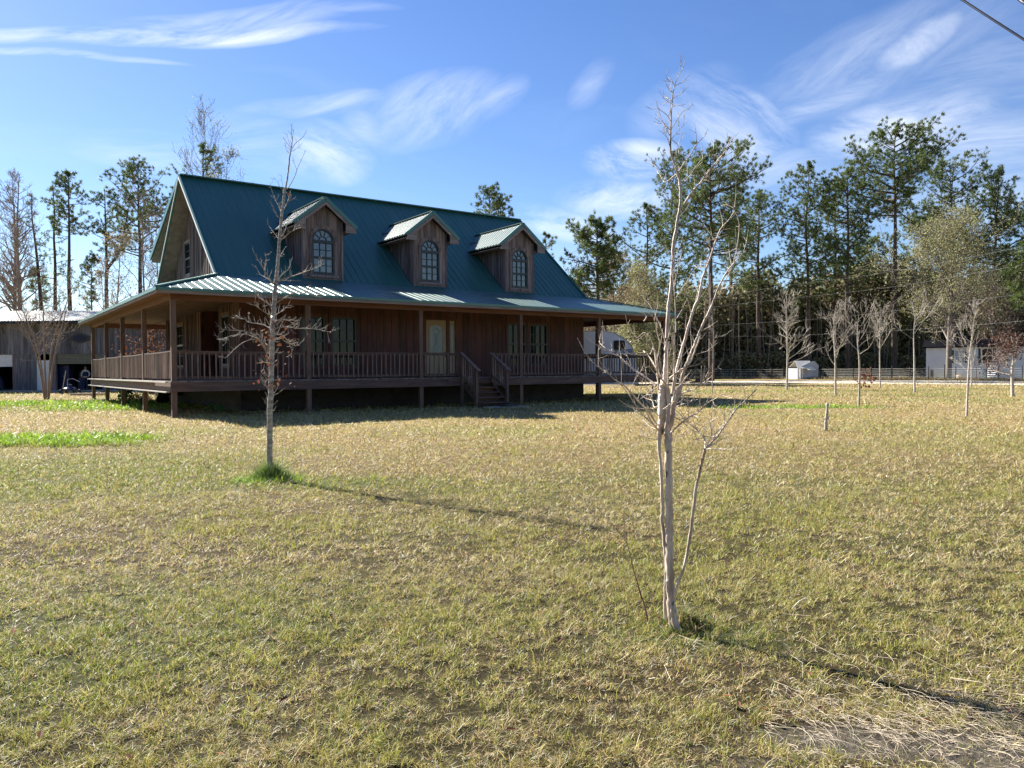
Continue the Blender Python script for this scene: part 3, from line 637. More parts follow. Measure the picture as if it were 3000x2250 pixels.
for (a, b) in ((UL + .002, WL + .05), (WR - .05, UR - .002)):
    sf = MB()
    for n_ in range(3):
        v0, v1 = FV + (RV_ - FV) * n_ / 3, FV + (RV_ - FV) * (n_ + 1) / 3 - .01
        slab(sf, [(a, v0, mainz(0, v0) - .10), (b, v0, mainz(0, v0) - .10), (b, v1, mainz(0, v1) - .10), (a, v1, mainz(0, v1) - .10)], .03)
        m0, m1 = 2 * RV_ - v0, 2 * RV_ - v1
        slab(sf, [(a, m1, mainz(0, v1) - .11), (b, m1, mainz(0, v1) - .11), (b, m0, mainz(0, v0) - .11), (a, m0, mainz(0, v0) - .11)], .03)
    for n_ in range(4):
        v0 = RV_ + .4 + (14.45 - RV_ - .4) * n_ / 4; v1 = RV_ + .4 + (14.45 - RV_ - .4) * (n_ + 1) / 4 - .01
        z_ = lambda v: RZ - .435 * (v - RV_) - .12
        slab(sf, [(a, v0, z_(v0)), (b, v0, z_(v0)), (b, v1, z_(v1)), (a, v1, z_(v1))], .03)
    obj('gable_soffit', sf, M['soffit'], house)

# porch: ceiling, beams, fascia, posts, deck
pc = MB(); zc = 3.86; rng_ = random.Random(2)
v = -.05
while v < WF - .05:
    box(pc, .0, 21.5, v, v + .135, zc, zc + .02); v += .14
u_ = .0
while u_ < WL - .02:
    box(pc, u_, u_ + .135, WF, 17.85, zc, zc + .02); u_ += .14
box(pc, WR, 21.5, WF, 17.85, zc, zc + .02); box(pc, WL, WR, WB, 17.85, zc, zc + .02); box(pc, WL, WL + 1.8, 5.1, 7.85, zc + .03, zc + .05)
obj('porch_ceiling', pc, M['ceiling'], house)
bm_ = MB(); PW = .07
box(bm_, -.08, 21.58, -.06, .06, 3.62, 3.845); box(bm_, -.06, .06, .06, 17.79, 3.622, 3.843); box(bm_, 21.44, 21.56, .06, 17.79, 3.622, 3.843); box(bm_, -.08, 21.58, 17.79, 17.91, 3.62, 3.845)
box(bm_, -.5, 22.0, -.50, -.062, 3.835, 3.85); box(bm_, -.5, -.062, -.062, 18.3, 3.834, 3.849); box(bm_, 21.562, 22.0, -.062, 18.3, 3.834, 3.849)
obj('porch_beam', bm_, M['beam_u'], house)
fa = MB(); box(fa, EU0 + .02, EU1 - .02, EV + .0, EV + .035, 3.76, 3.88); box(fa, EU0 + .0, EU0 + .035, EV + .036, EVB, 3.762, 3.878); box(fa, EU1 - .035, EU1, EV + .036, EVB, 3.762, 3.878); box(fa, EU0 + .04, EU1 - .04, EVB - .035, EVB, 3.762, 3.878)
obj('fascia', fa, M['fascia_u'], house)
FPOST = [0, 4.27, 8.58, 13.18, 17.43, 21.5]; SPOST = [4.62, 9.2, 13.45, 17.85]
def post(u, v, w=.075, z0=-.05, z1=3.62, m_='post'):
    mb = MB(); box(mb, u - w, u + w, v - w, v + w, z0, z1); return obj('post', mb, M[m_], house)
for u in FPOST: p_ = post(u, 0); 
for v in SPOST: post(0, v); post(21.5, v)
for u in (4.3, 8.6, 13.0, 17.3): post(u, 17.85)
dk = MB(); rng_ = random.Random(5)
def deckrun(u0, u1, v0, v1, along_u):
    s = u0 if along_u else v0; e = u1 if along_u else v1
    while s < e - .02:
        t_ = min(e, s + .135)
        if along_u: box(dk, s, t_ - .006, v0, v1, ZD - .038, ZD + rng_.uniform(0, .004))
        else: box(dk, u0, u1, s, t_ - .006, ZD - .038, ZD + rng_.uniform(0, .004))
        s = t_
deckrun(-.11, 21.6, -.12, WF, True); deckrun(-.16, WL, WF + .002, 18.0, False); deckrun(WR, 21.6, WF + .002, 18.0, False); deckrun(WL + .01, WR - .01, WB, 18.0, True)
obj('deck', dk, M['deck_v'], house)
rj = MB(); box(rj, -.10, 21.6, -.112, -.076, .79, 1.078); box(rj, -.112, -.078, -.074, 17.95, .79, 1.079); box(rj, 21.58, 21.612, -.074, 17.95, .79, 1.079)
lg = MB(); box(lg, -.235, -.113, .02, 18.0, .765, .80); box(lg, -.25, -.161, .02, 18.05, ZD - .05, ZD - .008); obj('ledge', lg, M['ledge'], house)
for v in (.8, 1.6, 3, 4.5, 6, 8, 10, 12, 14, 16): box(rj, -.07, WL, v, v + .04, .84, 1.075)
for u in np.arange(.6, 21.4, .61): box(rj, u, u + .04, -.075, WF, .84, 1.076)
o = obj('rim_joist', rj, M['timber_u'], house)
fd = MB()
for (a, b, c, d) in ((WL, WR, WF, WF + .2), (WL, WL + .2, WF + .21, WB - .21), (WR - .2, WR, WF + .21, WB - .21), (WL, WR, WB - .2, WB)): box(fd, a, b, c, d, -.1, .945)
obj('foundation', fd, M['block'], house)

# railings: each bay is a part with rails and balusters; the front bays carry their balusters one by one
rest = MB(); nb = 0
def baluster_geo(mb, p, q): beam(mb, p, q, .036, .036, (0, 1, .01))
def bay(a, b, individual, skip=False):
    global nb
    a = np.array(a, float); b = np.array(b, float); d = b - a; L_ = np.linalg.norm(d); d /= L_; rr = random.Random(int(L_ * 1000 + a[0] * 77 + a[1] * 13))
    sag = rr.uniform(.008, .03)
    mb = MB(); n = 10
    lo_ = MB()
    for (z, w, h) in ((2.045, .10, .04), (1.995, .04, .075), (1.235, .04, .085)):
        P = [a + d * L_ * i / n + np.array([0, 0, z - sag * math.sin(math.pi * i / n)]) for i in range(n + 1)]
        for i in range(n): beam(mb if z > 1.5 else lo_, P[i], P[i + 1] + d * .002, w, h)
    rl_ = obj('railing', mb, M['timber_u'], house); obj('bottom_rail', lo_, M['timber_u'], rl_)
    for t_ in (.33, .66): m_ = MB()
    k = int(L_ / .178); off = np.array([-d[1], d[0], 0]) * -.038
    for i in range(k):
        s = (i + .5) / k + rr.uniform(-.003, .003); p = a + d * L_ * s + off; lean = d * rr.uniform(-.012, .012); sg = sag * math.sin(math.pi * s)
        lo, hi = p + np.array([0, 0, 1.20 - sg]), p + lean + np.array([0, 0, 2.02 - sg])
        if individual and nb < 98:
            m_ = MB(); baluster_geo(m_, lo, hi); obj('baluster', m_, M['baluster'], rl_); nb += 1
        else: baluster_geo(rest, lo, hi)
    return rl_
bay((.075, 0, 0), (4.195, 0, 0), True); bay((4.345, 0, 0), (8.505, 0, 0), True); bay((8.655, 0, 0), (10.24, 0, 0), True); bay((11.73, 0, 0), (13.105, 0, 0), True); bay((13.255, 0, 0), (17.355, 0, 0), True)
bay((17.505, 0, 0), (21.425, 0, 0), False)
sp = [0] + SPOST
for i in range(4): bay((0, sp[i + 1] - .075, 0), (0, sp[i] + .075, 0), False); bay((21.5, sp[i] + .075, 0), (21.5, sp[i + 1] - .075, 0), False)
for i in range(5):
    x = [0, 4.3, 8.6, 13.0, 17.3, 21.5]; bay((x[i] + .075, 17.85, 0), (x[i + 1] - .075, 17.85, 0), False)
tag(obj('baluster', rest, M['baluster'], house), kind='stuff')

# front steps with sloping rails
st = MB()
for i in range(5):
    z = 1.12 - .187 * (i + 1); v1 = -.13 - .24 * i
    if z > .05: box(st, 10.36, 11.62, v1 - .26, v1, z - .038, z); box(st, 10.38, 11.60, v1 - .03, v1 - .005, z - .187, z - .04)
for u in (10.34, 11.60): prism(st, [(-.12, 1.0), (-.12, .74), (-1.30, .0), (-1.38, .10)], ((u, 0, 0), (0, 1, 0), (1, 0, 0)), 0, .04)
steps = obj('steps', st, M['timber_u'], house)
for u in (10.29, 11.68):
    mb = MB(); box(mb, u - .05, u + .05, -.20, -.113, -.05, 2.0); obj('newel', mb, M['post'], steps)
    mb = MB(); box(mb, u - .05, u + .05, -1.22, -1.13, -.05, 1.36); obj('newel', mb, M['post'], steps)
    mb = MB(); beam(mb, (u, -.08, 2.07), (u, -1.36, 1.37), .14, .04); beam(mb, (u, -.2, 1.19), (u, -1.14, .67), .04, .10)
    for i in range(6):
        f = (i + .6) / 6.4; v = -.2 - .95 * f; zt_ = 2.0 - .52 * f - .02; beam(mb, (u - .03, v, 1.17 - .52 * f), (u - .03, v, zt_ - .02), .036, .036, (0, 1, .01))
    obj('stair_rail', mb, M['baluster'], steps)
mb = MB(); box(mb, 10.27, 10.31, -.02, .02, 1.1, 2.06)

# house number on the fourth front post
def text_obj(name, s, size, m_, parent, loc, rot, depth=.004, align='CENTER', spacing=1.0, shear=0., xs=1.0):
    cu = bpy.data.curves.new(name, 'FONT'); cu.body = s; cu.size = size; cu.extrude = depth; cu.align_x = align; cu.align_y = 'CENTER'; cu.space_line = spacing; cu.shear = shear
    o = bpy.data.objects.new(name + '_tmp', cu); COL.objects.link(o)
    dg = bpy.context.evaluated_depsgraph_get(); me = bpy.data.meshes.new_from_object(o.evaluated_get(dg)); bpy.data.objects.remove(o)
    me.transform(Matrix.Diagonal((xs, 1, 1, 1)))
    return_o = obj(name, me, m_, parent); return_o.location = loc; return_o.rotation_euler = rot; return return_o
for i, ch in enumerate('10829'):
    text_obj('house_number', ch, .15, M['black'], house, (13.18, -.082, 3.33 - .165 * i), (math.pi / 2, 0, 0))

# dormers
def dormer(uc):
    hw, vf = .80, 3.02; fr = FRONT(vf); kd = .80; zp = 7.78; ze_ = zp - kd * hw
    top = lambda s: zp - kd * abs(s - uc)
    mb = MB(); wz0, wz1, ws = 5.10, 6.40, .44
    ops = [(uc - ws, uc + ws, wz0, wz1 + .44)]
    def arch_top(s): return wz1 + math.sqrt(max(0, ws * ws - (s - uc) ** 2))
    boards(mb, fr, uc - hw, uc - ws, 4.85, top, (), w=.19, seed=int(uc * 10), jit=.35); boards(mb, fr, uc + ws, uc + hw, 4.85, top, (), w=.19, seed=int(uc * 11), jit=.35)
    n = 16
    for i in range(n):
        a = uc - ws + 2 * ws * i / n; b = uc - ws + 2 * ws * (i + 1) / n
        prism(mb, [(a, arch_top(a)), (b, arch_top(b)), (b, top(b)), (a, top(a))], fr, 0, .021)
    prism(mb, [(uc - ws, 4.85), (uc + ws, 4.85), (uc + ws, wz0), (uc - ws, wz0)], fr, 0, .02)
    for sgn in (-1, 1):
        f2 = ((uc + sgn * hw, 0, 0), (0, 1, 0), (sgn, 0, 0))
        boards(mb, f2, vf, 6.2, lambda s: max(4.85, mainz(0, s) - .05), ze_ + .0, (), w=.2, batten=.04, seed=int(uc * 12 + sgn))
        prism(mb, [(vf, 4.85), (6.2, mainz(0, 6.2) - .1), (6.2, ze_), (vf, ze_)], f2, -.08, -.003)
    for sgn in (-1, 1): prism(mb, [(uc + sgn * hw - .07 * (sgn > 0), 4.85), (uc + sgn * hw + .07 * (sgn < 0), 4.85), (uc + sgn * hw + .07 * (sgn < 0), ze_ + .04), (uc + sgn * hw - .07 * (sgn > 0), ze_ + .04)], fr, .024, .042)
    d = obj('dormer', mb, M['grey_v'], house)
    # roof
    r = MB(); zr = 7.98; hw2 = 1.27; v0 = vf - .30
    vend = lambda z: FV + (z - FZ) / k_ + .06
    for sgn in (-1, 1):
        ze2 = zr - kd * hw2
        P = [(uc, v0, zr), (uc + sgn * hw2, v0, ze2), (uc + sgn * hw2, vend(ze2), ze2), (uc, vend(zr), zr)]
        slab(r, P if sgn < 0 else P[::-1], .05)
        nr = 16
        for i in range(nr):
            v = v0 + .10 + .2286 * i; x1 = hw2 + .03
            if v > vend(zr) - .1: break
            x0 = 0.02
            zz = (v - FV - .06) * k_ + FZ    # main roof height at v
            x1m = min(x1, max(.02, (zr - zz) / kd)) if v > vend(ze2) else x1
            if x1m < .1: continue
            Q = []
            for x in (x0, x1m):
                z = zr - kd * x; Q += [(uc + sgn * x, v - .03, z - .005), (uc + sgn * x, v - .012, z + .022), (uc + sgn * x, v + .012, z + .022), (uc + sgn * x, v + .03, z - .005)]
            r.add(Q, [(0, 1, 2, 3), (7, 6, 5, 4), (0, 4, 5, 1), (1, 5, 6, 2), (2, 6, 7, 3)] if sgn < 0 else [(3, 2, 1, 0), (4, 5, 6, 7), (1, 5, 4, 0), (2, 6, 5, 1), (3, 7, 6, 2)])
    beam(r, (uc, v0 - .01, zr + .02), (uc, vend(zr), zr + .02), .20, .03)
    obj('roof', r, M['roof_glare'], d)
    t = MB()
    for sgn in (-1, 1):
        o_ = np.array([uc, v0 - .02, zr - .03]); e_ = np.array([uc + sgn * hw2, v0 - .02, zr - kd * hw2 - .03]); beam(t, o_, e_, .035, .13)
    obj('rake_trim', t, M['roof_trim'], d)
    t = MB()
    for sgn in (-1, 1):
        prism(t, [(uc, zr - .13), (uc + sgn * 1.23, zr - .13 - kd * 1.23), (uc + sgn * 1.23, zr - .27 - kd * 1.23), (uc + sgn * hw, zr - .27 - kd * 1.23), (uc + sgn * hw, zr - .27 - kd * hw), (uc, zr - .27)] if sgn > 0 else
                 [(uc, zr - .27), (uc + sgn * hw, zr - .27 - kd * hw), (uc + sgn * hw, zr - .27 - kd * 1.23), (uc + sgn * 1.23, zr - .27 - kd * 1.23), (uc + sgn * 1.23, zr - .13 - kd * 1.23), (uc, zr - .13)], FRONT(v0), .0, .03)
        x0, x1 = (uc + sgn * (hw + .03), uc + sgn * 1.24); z_ = zr - kd * 1.24 - .16
        box(t, min(x0, x1), max(x0, x1), v0 + .003, vend(z_) , z_ - .02, z_)
        prism(t, [(uc, zr - .07), (uc + sgn * hw, zr - .07 - kd * hw), (uc + sgn * hw, zr - .10 - kd * hw), (uc, zr - .10)] if sgn > 0 else [(uc, zr - .10), (uc + sgn * hw, zr - .10 - kd * hw), (uc + sgn * hw, zr - .07 - kd * hw), (uc, zr - .07)], FRONT(v0 + .32), .0, .30)
    obj('eave_boards', t, M['fascia_u'], d)
    # arched window
    w = MB(); fw = .06
    def ring(mb, R, w_, d0, d1, zc_=wz1, a0=0., a1=math.pi, n=18):
        for i in range(n):
            a, b = a0 + (a1 - a0) * i / n, a0 + (a1 - a0) * (i + 1) / n
            prism(mb, [(uc + R * math.cos(a), zc_ + R * math.sin(a)), (uc + R * math.cos(b), zc_ + R * math.sin(b)), (uc + (R - w_) * math.cos(b), zc_ + (R - w_) * math.sin(b)), (uc + (R - w_) * math.cos(a), zc_ + (R - w_) * math.sin(a))], fr, d0, d1)
    ring(w, ws, fw, -.05, .03)
    q = lambda a, b, c, d_, d0=-.05, d1=.03: prism(w, [(a, c), (b, c), (b, d_), (a, d_)], fr, d0, d1)
    q(uc - ws, uc - ws + fw, wz0, wz1); q(uc + ws - fw, uc + ws, wz0, wz1); q(uc - ws + fw, uc + ws - fw, wz0, wz0 + .09); q(uc - ws + fw, uc + ws - fw, wz1 - .11, wz1 + .005, -.05, .028)
    zm = (wz0 + .09 + wz1 - .11) / 2; q(uc - ws + fw, uc + ws - fw, zm - .04, zm + .04, -.05, .026)
    for (c, d_) in ((wz0 + .09, zm - .04), (zm + .04, wz1 - .11)):
        for i in (1, 2):
            x = uc - ws + fw + (2 * ws - 2 * fw) * i / 3; q(x - .01, x + .01, c, d_, -.035, .004)
        q(uc - ws + fw, uc + ws - fw, (c + d_) / 2 - .01, (c + d_) / 2 + .01, -.032, .001)
    ring(w, .155, .022, -.035, .004, wz1)
    for a in (36, 72, 108, 144):
        a = math.radians(a); c, s = math.cos(a), math.sin(a); n_ = np.array([-s, c]) * .009
        p0 = np.array([uc + .15 * c, wz1 + .15 * s]); p1 = np.array([uc + (ws - .05) * c, wz1 + (ws - .05) * s])
        prism(w, [tuple(p0 - n_), tuple(p1 - n_), tuple(p1 + n_), tuple(p0 + n_)], fr, -.033, .002)
    obj('window', w, M['frame'], d)
    g = MB(); prism(g, [(uc - ws + .02, wz0 + .03), (uc + ws - .02, wz0 + .03)] + [(uc + (ws - .02) * math.cos(math.pi * i / 16), wz1 + (ws - .02) * math.sin(math.pi * i / 16)) for i in range(17)], fr, -.048, -.038)
    obj('pane', g, M['glass_up'], d)
    t = MB(); ring(t, ws + .14, .138, .022, .050)
    q2 = lambda a, b, c, d_, d0=.024, d1=.048: prism(t, [(a, c), (b, c), (b, d_), (a, d_)], fr, d0, d1)
    q2(uc - ws - .12, uc - ws - .002, wz0 - .04, wz1 - .002); q2(uc + ws + .002, uc + ws + .12, wz0 - .04, wz1 - .002); q2(uc - ws - .15, uc + ws + .15, wz0 - .12, wz0 - .045, .024, .09)
    obj('window_trim', t, M['grey_v'], d)
for uc in (6.05, 10.72, 15.36): dormer(uc)

# paver step on a round slab in front of the steps
pv = empty('paver', h2w(11.35, -1.72), YAW + .2, 'dark rectangular paver block lying in the grass before the front steps', 'paver')
mb = MB(); box(mb, -.27, .27, -.2, .2, .03, .11); obj('block', mb, M['block'], pv)
sb_ = MB(); n = 26; P = [(.85 * math.cos(2 * math.pi * i / n) * (1 + .08 * math.sin(3 * i)), .36 * math.sin(2 * math.pi * i / n), z) for z in (-.02, .028) for i in range(n)]
sb_.add(P, [tuple(range(n, 2 * n))] + [(i, (i + 1) % n, n + (i + 1) % n, n + i) for i in range(n)])
tag(obj('stepping_slab', sb_, M['concrete'], None, loc=h2w(11.3, -1.68)), 'thin pale slab of worn concrete under the dark paver block', 'slab').rotation_euler = (0, 0, YAW - .3)

# ------------------------------------------------------------------ trees
def rnd_dir(rng, up=0.):
    v = rng.normal(0, 1, 3); v[2] += up; return v / np.linalg.norm(v)
def tri_cloud(mb, P, D, L_, W_, rng):
    """slender triangles from points P along unit directions D"""
    n = len(P); R = rng.normal(0, 1, (n, 3)); S = np.cross(D, R); S /= np.linalg.norm(S, axis=1)[:, None] + 1e-9
    v = np.stack([P - S * (W_ / 2)[:, None], P + S * (W_ / 2)[:, None], P + D * L_[:, None]], 1).reshape(-1, 3)
    mb.add(v, np.arange(3 * n).reshape(-1, 3))
def leaf_cloud(mb, P, size, rng, flat=0.):
    """small folded leaves, each an island of two triangles"""
    n = len(P); A = rng.normal(0, 1, (n, 3)); A[:, 2] *= (1 - flat); A /= np.linalg.norm(A, axis=1)[:, None]
    B = np.cross(A, rng.normal(0, 1, (n, 3))); B /= np.linalg.norm(B, axis=1)[:, None] + 1e-9; C = np.cross(A, B)
    s = (size * rng.uniform(.6, 1.3, n))[:, None]
    v = np.stack([P - A * s * .5, P + B * s * .32 + C * s * .08, P + A * s * .5, P - B * s * .32 + C * s * .08], 1).reshape(-1, 3)
    k = np.arange(n)[:, None] * 4; mb.add(v, np.concatenate([k + np.array([[0, 1, 2]]), k + np.array([[0, 2, 3]])]))

def pine(loc, H, crown, rad, seed, label=None, group=None, lean=0., nb=46, fork=False, name='pine_tree', r0=.24, up=.35, tuft=.55, dens=1., trunk_mat='bark_pine', flat_top=.0, leaf='needles', cat='tree', nlen=.40):
    """loblolly pine: long bare trunk, ragged crown of limbs ending in round needle tufts. crown = height of the lowest live limb / H"""
    rng = np.random.default_rng(seed); root = empty(name, loc, 0, label, cat, group)
    tk, fo = MB(), MB(); n = 9
    ax = [(lean * H * (t ** 1.5) + rng.normal(0, .004) * H * t, rng.normal(0, .004) * H * t, H * t - .15 * (t == 0)) for t in np.linspace(0, 1, n)]
    ax = smooth_path(ax, 16); rr = r0 * (1 - .93 * np.linspace(0, 1, 16) ** 1.15) + .015
    tube(tk, ax, rr, 8)
    tops = [ax]
    if fork:
        i0 = int(16 * (crown - .02)); b = ax[i0]; e = b + np.array([rng.choice([-1, 1]) * rad * .75, rng.normal(0, .6), (H - b[2]) * .86])
        P = smooth_path([b, b + (e - b) * .35 + np.array([(e - b)[0] * .22, 0, -.2]), e], 10); tube(tk, P, r0 * .55 * (1 - .9 * np.linspace(0, 1, 10)) + .012, 6); tops.append(P)
    TP, TD = [], []
    for j in range(nb):
        A = tops[j % len(tops)]; t = (j + rng.uniform(0, 1)) / nb
        z = H * (crown + (1 - crown) * t ** .92); k = np.searchsorted(A[:, 2], z); 
        if k <= 0 or k >= len(A): k = min(max(k, 1), len(A) - 1)
        f = np.clip((z - A[k - 1][2]) / (A[k][2] - A[k - 1][2] + 1e-6), 0, 1); p0 = A[k - 1] * (1 - f) + A[k] * f
        prof = (math.sin(math.pi * min(1, .22 + .80 * t)) ** .75) * (1 - flat_top) + flat_top * (1 - .45 * t); L_ = rad * prof * rng.uniform(.55, 1.15) * (.8 if len(tops) > 1 else 1)
        if rng.uniform() < .12: L_ *= .4
        az = rng.uniform(0, 2 * math.pi); rise = up * rng.uniform(.1, 1.2) + .9 * t ** 2
        hd = np.array([math.cos(az), math.sin(az), 0]); e = p0 + hd * L_ + np.array([0, 0, L_ * rise])
        mid = p0 + hd * L_ * .5 + np.array([0, 0, L_ * rise * rng.uniform(.15, .5)]) + rng.normal(0, .08, 3) * L_ * .5
        P = smooth_path([p0, mid, e], 7); tube(tk, P, (.018 + .016 * L_) * (1 - .8 * np.linspace(0, 1, 7)), 4, False)
        m = max(4, int(L_ * 3.9))
        for q in range(m):
            s = rng.uniform(.38, 1.0); c = P[min(6, int(s * 6))]; d = hd * .5 + rnd_dir(rng, .5); d /= np.linalg.norm(d); l2 = rng.uniform(.25, .38) * L_ * (1.15 - s * .6) + .15
            e2 = c + d * l2 + np.array([0, 0, .15 * l2]); tube(tk, np.array([c, (c + e2) / 2 + rng.normal(0, .04, 3), e2]), [.014, .01, .006], 3, False)
            TP.append(e2); TD.append(d)
            if rng.uniform() < .6: TP.append(c + (e2 - c) * .6 + rng.normal(0, .10, 3)); TD.append(rnd_dir(rng, .8))
        TP.append(e); TD.append((e - mid) / np.linalg.norm(e - mid))
    TP.append(ax[-1]); TD.append(np.array([0, 0, 1.]))
    TP, TD = np.array(TP), np.array(TD); k = int(22 * dens); tuft = tuft * .80
    C = np.repeat(TP, k, 0); D = np.repeat(TD, k, 0) * .75 + rng.normal(0, 1, (len(TP) * k, 3)) * .8 + np.array([0, 0, .3]); D /= np.linalg.norm(D, axis=1)[:, None]
    C = C + rng.normal(0, .07, C.shape) * tuft * 2
    tri_cloud(fo, C, D, rng.uniform(.6, 1.15, len(C)) * nlen * tuft / .55, rng.uniform(.05, .10, len(C)) * tuft / .55, rng)
    obj('trunk', tk, M[trunk_mat], root, True); obj('crown', fo, M[leaf], root)
    return root

def grow(tk, P0, d, L_, r, depth, rng, spread=.6, up=.25, tips=None, sides=5, kids=(3, 5), wob=.12, ratio=.62, minr=.003):
    n = 6; pts = [P0]; v = d.copy()
    for i in range(n - 1):
        v = v + rng.normal(0, wob, 3) + np.array([0, 0, up * .12]); v /= np.linalg.norm(v); pts.append(pts[-1] + v * L_ / (n - 1))
    pts = np.array(pts); rr = np.maximum(minr, r * (1 - .62 * np.linspace(0, 1, n))); tube(tk, pts, rr, sides if depth > 1 else 3, False)
    if depth == 0:
        if tips is not None: tips.append(pts[-1]); tips.append(pts[3])
        return
    for c in range(rng.integers(*kids) if kids[1] > kids[0] else kids[0]):
        t = rng.uniform(.3, 1.0); i = min(n - 2, int(t * (n - 1))); p = pts[i] + (pts[i + 1] - pts[i]) * (t * (n - 1) - i)
        dd = v * (1 - spread) + rnd_dir(rng, up) * spread; dd /= np.linalg.norm(dd)
        grow(tk, p, dd, L_ * ratio * rng.uniform(.7, 1.2), rr[i] * .62, depth - 1, rng, spread, up, tips, sides, kids, wob, ratio, minr)

def bare_tree(loc, H, seed, label=None, group=None, name='bare_tree', r0=.15, bark='bark_grey', crown=.35, n1=14, len1=.28, depth=2, leaf=None, lsize=.12, nleaf=0, lean=(0, 0), up=.5, spread=.55, multi=0, minr=.004, kids=(3, 5), stem_up=1.2, cat='tree', lmat_name='crown', limbr=.5, taper=.9):
    """leafless or thinly leaved hardwood: tapering trunk, limbs, twigs"""
    rng = np.random.default_rng(seed); root = empty(name, loc, 0, label, cat, group); tk = MB(); tips = []
    stems = []
    for s in range(max(1, multi)):
        a = 2 * math.pi * s / max(1, multi) + rng.uniform(-.4, .4); off = .28 * (multi > 0)
        top = np.array([math.cos(a) * off * H + lean[0], math.sin(a) * off * H * .8 + lean[1], H * rng.uniform(.75, 1.) if multi else H])
        P = smooth_path([(0.08 * math.cos(a) * (multi > 0), .08 * math.sin(a) * (multi > 0), -.1), top * np.array([.25, .25, .4]) + rng.normal(0, .012, 3) * H, top * np.array([.6, .6, .72]) + rng.normal(0, .014, 3) * H, top], 14)
        rr = np.maximum(minr, r0 * (1 - taper * np.linspace(0, 1, 14))); tube(tk, P, rr, 7, False); stems.append((P, rr))
    for P, rr in stems:
        for j in range(n1):
            t = crown + (1 - crown) * (j + rng.uniform(0, 1)) / n1; i = min(12, int(t * 13)); p = P[i] + (P[i + 1] - P[i]) * (t * 13 - i); a = rng.uniform(0, 2 * math.pi)
            d = np.array([math.cos(a), math.sin(a), up * rng.uniform(.5, 1.5)]); d /= np.linalg.norm(d)
            grow(tk, p, d, len1 * H * (1.15 - .75 * (t - crown) / (1 - crown)) * rng.uniform(.6, 1.15), rr[i] * limbr, depth, rng, spread, up * .6, tips, 5, kids, .13, .58, minr)
    obj('trunk', tk, M[bark], root, True)
    if leaf and nleaf:
        T_ = np.array(tips); k = rng.integers(0, len(T_), nleaf); P = T_[k] + rng.normal(0, lsize * 1.6, (nleaf, 3)); fo = MB(); leaf_cloud(fo, P, np.full(nleaf, lsize), rng); obj(lmat_name, fo, M[leaf], root)
    return root
def copy_tree(root, loc, rz, sc, label=None, group=None):
    r = root.copy(); COL.objects.link(r); r.location = tuple(loc); r.rotation_euler = (0, 0, rz); r.scale = (sc, sc, sc)
    if label: r['label'] = label
    if group: r['group'] = group
    for ch in root.children:
        c = ch.copy(); COL.objects.link(c); c.parent = r
    return r

def bush(loc, rx, ry, h, n, size, seed, leafm, label, name='bush', cat='bush', group=None, stems=9):
    rng = np.random.default_rng(seed); root = empty(name, loc, 0, label, cat, group)
    P = rng.normal(0, 1, (n, 3)); P /= np.linalg.norm(P, axis=1)[:, None]; P *= (rng.uniform(0, 1, n) ** .4)[:, None]
    cl = fbm(P[:, 0] * 3 + 9, P[:, 1] * 3 + P[:, 2] * 2.3, seed, 3); P = P[cl > .42]; n = len(P)
    Q = np.stack([P[:, 0] * rx, P[:, 1] * ry, h * .52 + P[:, 2] * h * .5], 1); fo = MB(); leaf_cloud(fo, Q, np.full(n, size), rng); obj('foliage', fo, M[leafm], root)
    tk = MB()
    for s in range(stems):
        a = rng.uniform(0, 6.28); e = np.array([math.cos(a) * rx * .6, math.sin(a) * ry * .6, h * rng.uniform(.6, .95)]); tube(tk, smooth_path([(0, 0, -.05), e * .5 + rng.normal(0, .05, 3) * h, e], 6), [.03 * h / 2, .026 * h / 2, .02 * h / 2, .016 * h / 2, .01 * h / 2, .006], 4, False)
    obj('stem', tk, M['bark_grey'], root); return root

def place(px, Y): return base_at(px, Y)
def pine_at(px, ytop, Y, crown_y, half_px, seed, label, group, **kw):
    """px of the trunk, y of the top, distance, y of the lowest live limb, half width of the crown in px"""
    p = place(px, Y); H = top_h(px, ytop, Y); zc = top_h(px, crown_y, Y); return pine(p, H, max(.12, zc / H), half_px * Y / F_PX, seed, label, group, **kw)
GP = 'tall pines beyond the wire fence'
pine_at(2619, 385, 102, 640, 175, 11, 'tallest pine of the wood, its dark tufted crown standing clear above the others', GP, nb=46, r0=.42, tuft=.68, dens=1.2)
pine_at(2790, 492, 104, 800, 150, 12, 'broad flat-topped pine right of the tallest one, limbs forking wide under a dense cap', GP, nb=58, flat_top=.6, up=.65, r0=.36, tuft=.62)
pine_at(2905, 497, 100, 860, 115, 13, 'leaning pine with sparse clumps above the white mobile home', GP, nb=52, r0=.32, lean=.03, tuft=.62, up=.55)
pine_at(3010, 560, 96, 900, 120, 14, 'pine cut by the right edge of the picture, behind the mobile home roof', GP, nb=36, tuft=.62)
pine_at(2483, 497, 103, 840, 120, 15, 'dark full pine immediately left of the tallest pine', GP, nb=54, r0=.36, tuft=.62, dens=1.2)
pine_at(2447, 520, 108, 880, 95, 16, 'slimmer pine half hidden behind the dark full one', GP, nb=40, r0=.30, tuft=.6)
pine_at(2367, 475, 103, 900, 115, 17, 'rounded light green pine above the small white shed', GP, nb=58, r0=.30, tuft=.6, dens=1.1)
pine_at(2222, 560, 104, 860, 110, 18, 'shorter pine with a very dark trunk left of the shed', GP, nb=46, r0=.38, tuft=.6)
pine_at(2141, 510, 112, 860, 110, 19, 'pine with a straight pinkish trunk among the dense group behind the crepe myrtle', GP, nb=46, r0=.34)
pine_at(2084, 436, 84, 760, 165, 20, 'big pine in front of its neighbours with its foot beside the drive', GP, nb=66, r0=.34, tuft=.6, dens=1.1, lean=.0)
